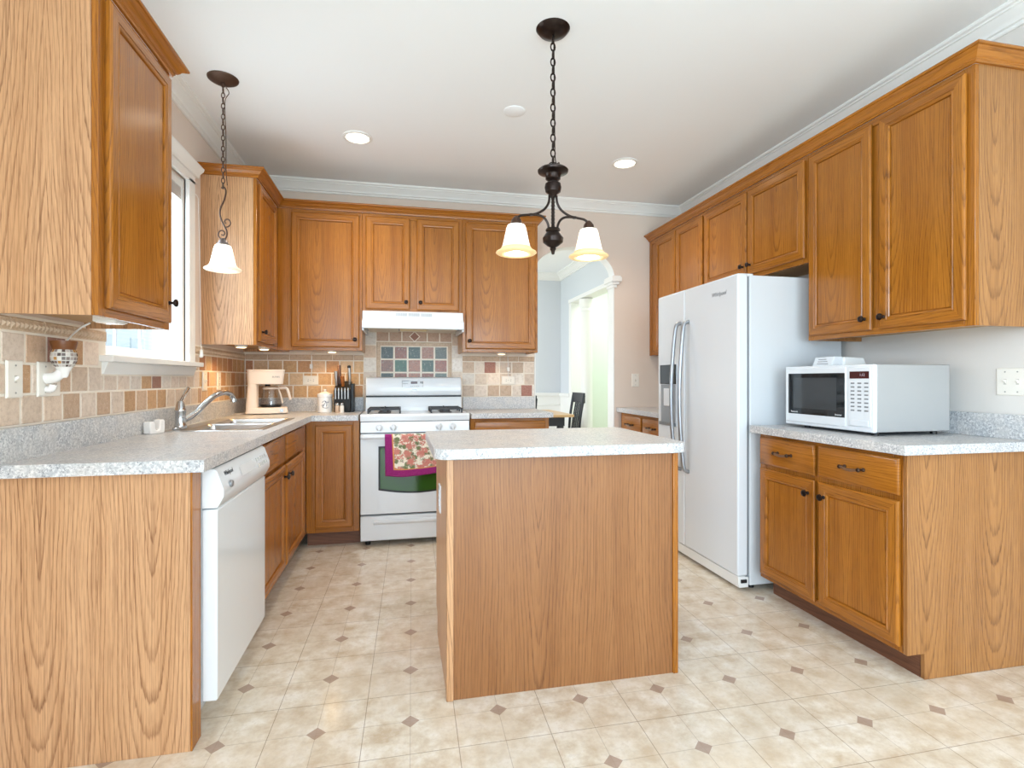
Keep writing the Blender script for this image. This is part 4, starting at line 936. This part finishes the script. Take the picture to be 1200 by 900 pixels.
# ---------------------------------------------------------------- switch and outlet plates
def plate(name, label, f, u, z, gangs, kind, cat, horiz=False, col=None):
    col = col or ALMOND
    w_, h_ = .07+.046*(gangs-1), .115
    if horiz: w_, h_ = h_, w_
    t = thing(name, label, cat, tuple(f(u, 0, z)))
    fp = MB(f).loft([[(u-a, n, z-b), (u+a, n, z-b), (u+a, n, z+b), (u-a, n, z+b)] for a, b, n in ((w_/2, h_/2, 0), (w_/2, h_/2, .003), (w_/2-.004, h_/2-.004, .006))]).build('face_plate', col, t, smooth=20)
    for g in range(gangs):
        c = u+(g-(gangs-1)/2)*.046; kd = kind[g] if isinstance(kind, (list, tuple)) else kind
        if kd == 'switch':
            MB(f).box(c-.0055, c+.0055, .004, .0065, z-.012, z+.012).build('slot', mat('slot_shade', (206, 200, 190), .5), t)
            MB(f).loft([[(c-.004, .006, z-.006), (c+.004, .006, z-.006), (c+.004, .006, z+.006), (c-.004, .006, z+.006)], [(c-.003, .017, z+.004), (c+.003, .017, z+.004), (c+.003, .017, z+.010), (c-.003, .017, z+.010)]]).build('toggle', col, t)
            sp = ((0, .042), (0, -.042)) if not horiz else ((.042, 0), (-.042, 0))
        else:
            for s in (-1, 1):
                a, b = (c, z+s*.0195) if not horiz else (c+s*.0195, z)
                MB(f).loft([[(a+.0165*math.cos(q), n, b+.0145*math.sin(q)) for q in [2*PI*k/20 for k in range(20)]] for n in (.005, .0075)]).build('receptacle', col, t)
                m = MB(f)
                for d_ in (-.006, .006):
                    m.box(a+d_-.001, a+d_+.001, .007, .0082, b-.002, b+.006) if not horiz else m.box(a-.002, a+.006, .007, .0082, b+d_-.001, b+d_+.001)
                m.box(a-.002, a+.002, .007, .0082, b-.009, b-.005)
                m.build('slot_holes', INKD, t)
            sp = ((0, 0),)
        m = MB(f)
        for a, b in sp: m.loft([[(c+a+.003*math.cos(q), n, z+b+.003*math.sin(q)) for q in [2*PI*k/10 for k in range(10)]] for n in (.005, .0072)])
        m.build('screw', mat('screw_head', (170, 166, 160), .4, .5), t)
    return t
TS = .009
fl = Fr((XL+TS, 0, 0), (0, 1, 0), (1, 0, 0)); fb = Fr((0, YB-TS, 0), (1, 0, 0), (0, -1, 0)); fb0 = Fr((0, YB, 0), (1, 0, 0), (0, -1, 0)); fr = Fr((XR, 0, 0), (0, -1, 0), (-1, 0, 0))
plate('switch_plate', 'single white switch plate on stone tile left of the mosaic night light', fl, 1.893, 1.163, 1, 'switch', 'switch')
plate('outlet_plate', 'wide white outlet plate on stone tile behind the mosaic night light', fl, 2.055, 1.163, 2, ['switch', 'outlet'], 'outlet')
plate('switch_plate', 'white switch plate on tile right of the sink window', fl, 3.50, 1.150, 1, 'switch', 'switch')
plate('outlet_plate', 'white outlet plate on tile near the corner, behind the faucet spout', fl, 3.75, 1.150, 1, 'outlet', 'outlet')
plate('outlet_plate', 'white sideways outlet plate between coffee maker and canister', fb, -.682, 1.155, 1, 'outlet', 'outlet', True)
plate('outlet_plate', 'white sideways outlet plate between range and archway', fb, .89, 1.155, 1, 'outlet', 'outlet', True)
plate('switch_plate', 'white switch plate on taupe wall between archway and fridge', fb0, 2.045, 1.155, 1, 'switch', 'switch')
plate('switch_plate', 'double white switch plate on the wall right of the microwave', fr, -1.725, 1.152, 2, 'switch', 'switch')
fi = Fr((IX0, 0, 0), (0, -1, 0), (-1, 0, 0))
plate('outlet_plate', 'white outlet plate on the side of the island', fi, -2.25, .66, 1, 'outlet', 'outlet', col=APPL)

# mosaic night light
t = thing('night_light', 'mosaic glass plug-in warmer with brown rim by the sink wall', 'night light', (XL+.07, 2.10, 1.15))
nx, ny = XL+.066, 2.035
MB().tube([(XL+.016, ny, 1.165), (XL+.045, ny, 1.172), (nx, ny, 1.195)], lambda q: .019-.004*q, 14).build('plug_arm', CERAM, t)
MB().tube([(XL+.016, ny, 1.13), (XL+.03, ny, 1.13), (XL+.036, ny, 1.145)], .011, 12).build('plug_base', CERAM, t)
MB().lathe([(.008, 1.168), (.012, 1.174), (.016, 1.190), (.021, 1.198), (.024, 1.203)], (nx, ny, 0)).build('cup', CERAM, t)
m = MB(); prof = [(.024, 1.203), (.031, 1.213), (.0355, 1.225), (.037, 1.238), (.0355, 1.251), (.031, 1.263)]
m.lathe([(r-.0012, z_) for r, z_ in prof], (nx, ny, 0), seg=24)
for i in range(5):
    for k in range(20):
        (r0, z0_), (r1, z1_) = prof[i], prof[i+1]; a0, a1 = 2*PI*(k+.08)/20, 2*PI*(k+.92)/20; zz0, zz1 = z0_+.0015, z1_-.0015
        col_ = s2l(random.choice([(216, 208, 200), (168, 156, 150), (228, 222, 214), (120, 104, 98), (180, 130, 70), (196, 186, 180), (146, 132, 130), (96, 80, 74)]))
        m.add([(nx+r0*math.cos(a0), ny+r0*math.sin(a0), zz0), (nx+r0*math.cos(a1), ny+r0*math.sin(a1), zz0), (nx+r1*math.cos(a1), ny+r1*math.sin(a1), zz1), (nx+r1*math.cos(a0), ny+r1*math.sin(a0), zz1)], [(0,1,2,3)], 1, col_)
MO = NT('mosaic_glass', .2); MO.out(MO.n('ShaderNodeAttribute', attribute_name='tile_colour').outputs['Color'])
m.build('mosaic_bowl', [mat('mosaic_grout', (225, 220, 212), .7), MO.m], t, smooth=0)
m = MB().lathe([(.030, 1.260), (.032, 1.264), (.037, 1.285), (.037, 1.290), (.032, 1.290), (.027, 1.270)], (nx, ny, 0), seg=28)
m.build('rim', mat('brown_glaze', (118, 70, 34), .35), t)

# ---------------------------------------------------------------- under-cabinet lights and cords
t = thing('under_cabinet_light', 'white rectangular light under the nearest upper cabinet', 'light', (-.97, 2.02, 1.36))
MB().box(-.985, -.915, 1.97, 2.05, 1.352, 1.3755).build('housing', APPL2, t, bevel=.004)
MB().box(-.978, -.922, 1.977, 2.043, 1.349, 1.3525).build('lens', CERAM, t)
m = MB().tube([(-1.02, 2.03, 1.352), (-1.06, 2.05, 1.335), (XL+.02, 2.14, 1.30), (XL+.014, 2.13, 1.26), (XL+.018, 2.085, 1.215)], .003, 6)
tag(m.build('power_cord', APPL2, loc=(XL+.03, 2.1, 1.25)), 'white cord from the nearest under-cabinet light to its outlet', 'cord')
PK = [(-.984, 3.62, 'round puck light under the corner cabinet, nearest the sink window'), (-.905, 3.86, 'round puck light under the corner cabinet, nearest the corner'), (-.50, 4.16, 'round puck light under the cabinet above the knife block'), (.80, 4.18, 'round puck light under the cabinet right of the range hood')]
for k, (x, y, lab) in enumerate(PK):
    t = thing('puck_light', lab, 'light', (x, y, UB), 'puck lights under the upper cabinets')
    MB().lathe([(.036, UB+.0215), (.036, UB-.002), (.030, UB-.008)], (x, y, 0), seg=24).build('ring', APPL2, t)
    MB().lathe([(.029, UB-.0085), (.022, UB-.0115), (0, UB-.0125)], (x, y, 0), seg=24).build('lens', PUCK, t)
    spot('puck_lamp', (x, y, UB-.02), (5.0, 1.4, 3.6, 1.2)[k], (1, .62, .24), 2.6, .02)
m = MB().tube([(.80, 4.22, UB-.004), (.87, 4.30, 1.36), (.885, YB-.02, 1.33), (.886, YB-.022, 1.24)], .0025, 6).box(.876, .896, YB-.04, YB-.012, 1.23, 1.262).tube([(.886, YB-.022, 1.23), (.89, YB-.02, 1.19), (.905, YB-.02, 1.165)], .0025, 6)
tag(m.build('power_cord', APPL2, loc=(.886, YB-.02, 1.2)), 'white cord with inline switch above the outlet right of the range', 'cord')
m = MB().tube([(-.55, 4.2, UB-.004), (-.66, 4.30, 1.365), (-.672, YB-.02, 1.33), (-.675, YB-.022, 1.28)], .0025, 6).box(-.685, -.665, YB-.04, YB-.012, 1.245, 1.28).tube([(-.675, YB-.022, 1.245), (-.675, YB-.02, 1.20), (-.68, YB-.02, 1.175)], .0025, 6)
tag(m.build('power_cord', APPL2, loc=(-.675, YB-.02, 1.2)), 'white cord with inline switch above the outlet left of the range', 'cord')

# ---------------------------------------------------------------- ceiling lights
for x, y, lab in ((-.266, 3.50, 'recessed ceiling downlight left of the chandelier chain'), (1.57, 3.52, 'recessed ceiling downlight between chandelier and fridge')):
    t = thing('ceiling_downlight', lab, 'ceiling light', (x, y, ZC), 'recessed ceiling downlights')
    MB().lathe([(.092, ZC), (.092, ZC-.005), (.074, ZC-.009), (.070, ZC-.004), (.070, ZC-.001)], (x, y, 0), seg=36, cap=False).build('trim_ring', WHITE, t)
    MB().lathe([(.070, ZC-.002), (.05, ZC-.006), (0, ZC-.008)], (x, y, 0), seg=36).build('lens', LAMP, t)
    spot('downlight_lamp', (x, y, ZC-.03), 34, (1, .90, .76), 2.4, .07)
t = tag(MB().lathe([(.062, 0), (.062, -.004), (.05, -.009), (0, -.010)], (.645, 2.97, ZC), seg=32).build('ceiling_cover', CEIL, loc=(.645, 2.97, ZC)), 'round white blank cover on the ceiling left of the chandelier chain', 'cover plate')
def chain(m, x, y, z0, z1, R=.010, r=.0022, st=1.7, bend=0):
    p = R*st*2-r*3; n = int((z1-z0)/p)+1
    for k in range(n):
        m.torus((x+bend*math.sin(k*.9), y, z0+(k+.5)*p), R*.8, r, 'y' if k % 2 else 'x', st, 12, 6)
    return m
def bell(m, mr, cx, cy, zt, h, r0, r1, dome=False):
    k = r1/.09
    body = [(r0*.8, 0), (r0, -.03), (.036*k, -.12), (.041*k, -.25), (.047*k, -.42), (.054*k, -.58), (.060*k, -.70), (.063*k, -.75)]
    if dome: body = [(.030*k, 0), (.038*k, -.02), (.0435*k, -.12), (.048*k, -.28), (.053*k, -.45), (.058*k, -.62), (.063*k, -.75)]
    pts = [(r, zt+q*h) for r, q in body]
    m.lathe(pts+[(r-.003, z_) for r, z_ in pts[::-1]], (cx, cy, 0), seg=40, cap=False)
    rim = [(.063, -.745), (.066, -.76), (.068, -.80), (.078, -.86), (.088, -.90), (.090, -.93), (.084, -.965), (.070, -.985), (.052, -.97), (.046, -.94), (.052, -.92), (.062, -.88), (.058, -.80), (.058, -.745)]
    mr.lathe([(r*k, zt+q*h) for r, q in rim], (cx, cy, 0), seg=40, cap=False)
PXc, PYc = -.89, 2.96
t = thing('pendant_light', 'single bell pendant with scroll stem hanging over the sink', 'pendant light', (PXc, PYc, ZC))
MB().lathe([(0, ZC-.022), (.02, ZC-.024), (.055, ZC-.016), (.072, ZC-.006), (.074, ZC)], (PXc, PYc, 0)).build('canopy', PEND, t)
MB().lathe([(.006, ZC-.045), (.010, ZC-.035), (.008, ZC-.02)], (PXc, PYc, 0), seg=14).build('canopy_loop', PEND, t)
chain(MB(), PXc, PYc, 2.142, ZC-.035).build('chain', PEND, t)
MB().tube([(PXc+.002, PYc, ZC-.03), (PXc+.028, PYc, ZC-.07), (PXc+.006, PYc+.008, ZC-.12), (PXc+.014, PYc, 2.40), (PXc+.012, PYc+.006, 2.25), (PXc+.02, PYc, 2.16)], .0022, 6).build('wire', PEND, t)
ca, sa = math.cos(.209), -math.sin(.209)
def pp(dx, v, off=0): return (PXc+dx*ca, PYc+dx*sa+off, 1.163+(444.4-v)*2.71/618.2)
def zp(a, b): return pp((a-222)/5.4545/228, 180+b/5.4545)
MB().tube([zp(212, 222), zp(222, 212), zp(236, 225), zp(240, 250), zp(228, 300), zp(207, 345), zp(202, 385), zp(212, 425), zp(232, 465), zp(246, 500), zp(243, 530), zp(230, 553), zp(222, 572), zp(221, 585)], .0042, 8).build('scroll_stem', PEND, t)
MB().tube([zp(230, 470), zp(256, 466), zp(269, 445), zp(258, 422), zp(238, 422), zp(231, 436), zp(240, 446)], .0034, 8).build('scroll', PEND, t)
MB().tube([zp(240, 544), zp(212, 546), zp(192, 524), zp(198, 498), zp(220, 492), zp(232, 508), zp(224, 522), zp(212, 518)], .0034, 8).build('scroll', PEND, t)
MB().lathe([(.008, 1.887), (.012, 1.883), (.020, 1.874), (.024, 1.862), (.030, 1.858), (.031, 1.847), (.0, 1.846)], (PXc, PYc, 0)).build('socket_cup', mat('pewter_cup', (120, 110, 106), .4, .7), t)
m, mr = MB(), MB(); bell(m, mr, PXc, PYc, 1.851, .134, .034, .088, True); sh = m.build('shade', SHADE, t); mr.build('shade_rim', mat('cream_glass_rim', (250, 240, 222), .35, emit=(255, 226, 190), es=.30), sh)
MB().lathe([(0, 1.79), (.022, 1.80), (.024, 1.82), (.012, 1.85), (.012, 1.858)], (PXc, PYc, 0), seg=18).build('bulb', LAMP, t)
point('pendant_lamp', (PXc, PYc, 1.76), 4.5, (1, .84, .62), .03)

CXc, CYc = .660, 2.24
t = thing('chandelier', 'two light bronze chandelier hanging over the island', 'chandelier', (CXc, CYc, ZC))
def cz(v): return 1.163+(444.4-v)*2.328/618.2
MB().lathe([(0, ZC-.03), (.02, ZC-.032), (.06, ZC-.018), (.075, ZC)], (CXc, CYc, 0)).build('canopy', BRONZE, t)
chain(MB(), CXc, CYc, cz(193), ZC-.03, .0125, .003, 1.7).build('chain', BRONZE, t)
MB().torus((CXc, CYc, cz(194)), .018, .0032, 'y', .8).build('top_ring', BRONZE, t)
MB().tube([(CXc+.004, CYc, ZC-.05), (CXc+.008, CYc+.004, 2.4), (CXc+.01, CYc, cz(185)), (CXc+.028, CYc, cz(190)), (CXc+.02, CYc, cz(197))], .0024, 6).build('wire', BRONZE, t)
MB().lathe([(0, cz(195)), (.03, cz(196.5)), (.060, cz(198)), (.068, cz(200)), (.066, cz(202)), (.038, cz(204.5)), (.033, cz(207)), (.033, cz(210)), (.022, cz(212.5)), (.022, cz(213.5)), (.034, cz(215.5)), (.037, cz(220)), (.033, cz(225)), (.018, cz(228)), (.014, cz(231)), (0, cz(231))], (CXc, CYc, 0)).build('bobeche', BRONZE, t)
m = MB().lathe([(.007, cz(229)), (.007, cz(270))], (CXc, CYc, 0), seg=12)
for k in range(9): m.torus((CXc, CYc, cz(233+k*4)), .0075, .0018, 'z', 1, 12, 6)
m.build('stem', BRONZE, t)
MB().lathe([(.03, cz(268)), (.033, cz(270)), (.028, cz(272)), (.034, cz(274)), (.046, cz(279)), (.044, cz(284)), (.026, cz(288)), (.012, cz(290)), (.014, cz(292)), (.009, cz(294)), (.006, cz(298)), (0, cz(298.5))], (CXc, CYc, 0)).build('lower_bowl', BRONZE, t)
for s, lab in ((-1, ''), (1, '')):
    def q(d, v): return (CXc+s*d, CYc, cz(v))
    ar = MB().tube([q(.016, 229), q(.020, 238), q(.040, 246), q(.075, 251.5), q(.11, 253.5), q(.145, 255), q(.166, 259)], .0055, 8).build('arm', BRONZE, t)
    MB().tube([q(.020, 272), q(.022, 264), q(.036, 257), q(.06, 253.5), q(.10, 253)], .0055, 8).build('arm_brace', BRONZE, ar)
    MB().lathe([(.009, cz(252.2)), (.009, cz(254.6))], (CXc+s*.10, CYc, 0), 'z', 12).build('arm_collar', BRONZE, ar)
    MB().lathe([(.006, cz(256)), (.014, cz(258)), (.022, cz(261)), (.025, cz(265)), (.030, cz(267)), (.030, cz(269)), (0, cz(269))], (CXc+s*.166, CYc, 0)).build('socket_cup', PEND, ar)
    m, mr = MB(), MB(); bell(m, mr, CXc+s*.166, CYc, cz(266), .132, .034, .089, True)
    sh = m.build('shade', SHADE, t); mr.build('shade_rim', RIM, sh)
    MB().lathe([(0, cz(289)), (.022, cz(286)), (.024, cz(281)), (.012, cz(272)), (.012, cz(269))], (CXc+s*.166, CYc, 0), seg=18).build('bulb', LAMP, sh)
    point('chandelier_lamp', (CXc+s*.166, CYc, cz(296)), 4.0, (1, .84, .62), .03)

# ---------------------------------------------------------------- dining furniture
t = thing('dining_table', 'dining table with tan wooden top and black base beyond the arch', 'table', (1.1, 6.05, 0))
MB().box(.30, 1.887, 5.57, 6.55, .742, .772).build('tabletop', mat('tan_table_wood', (206, 168, 124), .35), t, bevel=.006)
BLKW = mat('black_painted_wood', (44, 46, 52), .4)
MB().box(.38, 1.80, 5.65, 6.47, .64, .742).build('apron', BLKW, t)
for x in (.42, 1.76):
    for y in (5.69, 6.43): MB().lathe([(.025, 0), (.035, .3), (.04, .6), (.04, .66)], (x, y, 0), seg=14).build('leg', BLKW, t)
def chair(label, loc, rz):
    t = thing('dining_chair', label, 'chair', (0, 0, 0), 'black dining chairs')
    MB().prism(rounded(-.21, .21, -.21, .21, (.04,)*4, 5), .44, .47, 'z').build('seat', BLKW, t, bevel=.006)
    for x, y in ((-.18, .18), (.18, .18), (-.18, -.18), (.18, -.18)): MB().tube([(x*1.1, y*1.1, 0), (x, y, .44)], lambda q: .015+.005*q, 10).build('leg', BLKW, t)
    for x in (-.19, .19): MB().tube([(x, -.19, .46), (x, -.205, .7), (x*1.05, -.25, .97)], .016, 10).build('back_post', BLKW, t)
    rail = [(-.205, -.262), (0, -.285), (.205, -.262), (.205, -.238), (0, -.262), (-.205, -.238)]
    MB().prism(rail, .88, 1.0, 'z').build('top_rail', BLKW, t, bevel=.004)
    for k in range(5):
        x = -.12+k*.06; MB().tube([(x, -.19, .46), (x, -.225, .7), (x, -.26, .89)], .010, 8).build('back_slat', BLKW, t)
    t.location = loc; t.rotation_euler = (0, 0, rz)
    return t
ch = chair('black slat back chair at the right end of the dining table', (1.87, 6.10, 0), PI/2)
copy_thing(ch, (1.13, 5.36, 0), 'black chair mostly hidden behind the range wall tile edge, near side of dining table', 0)
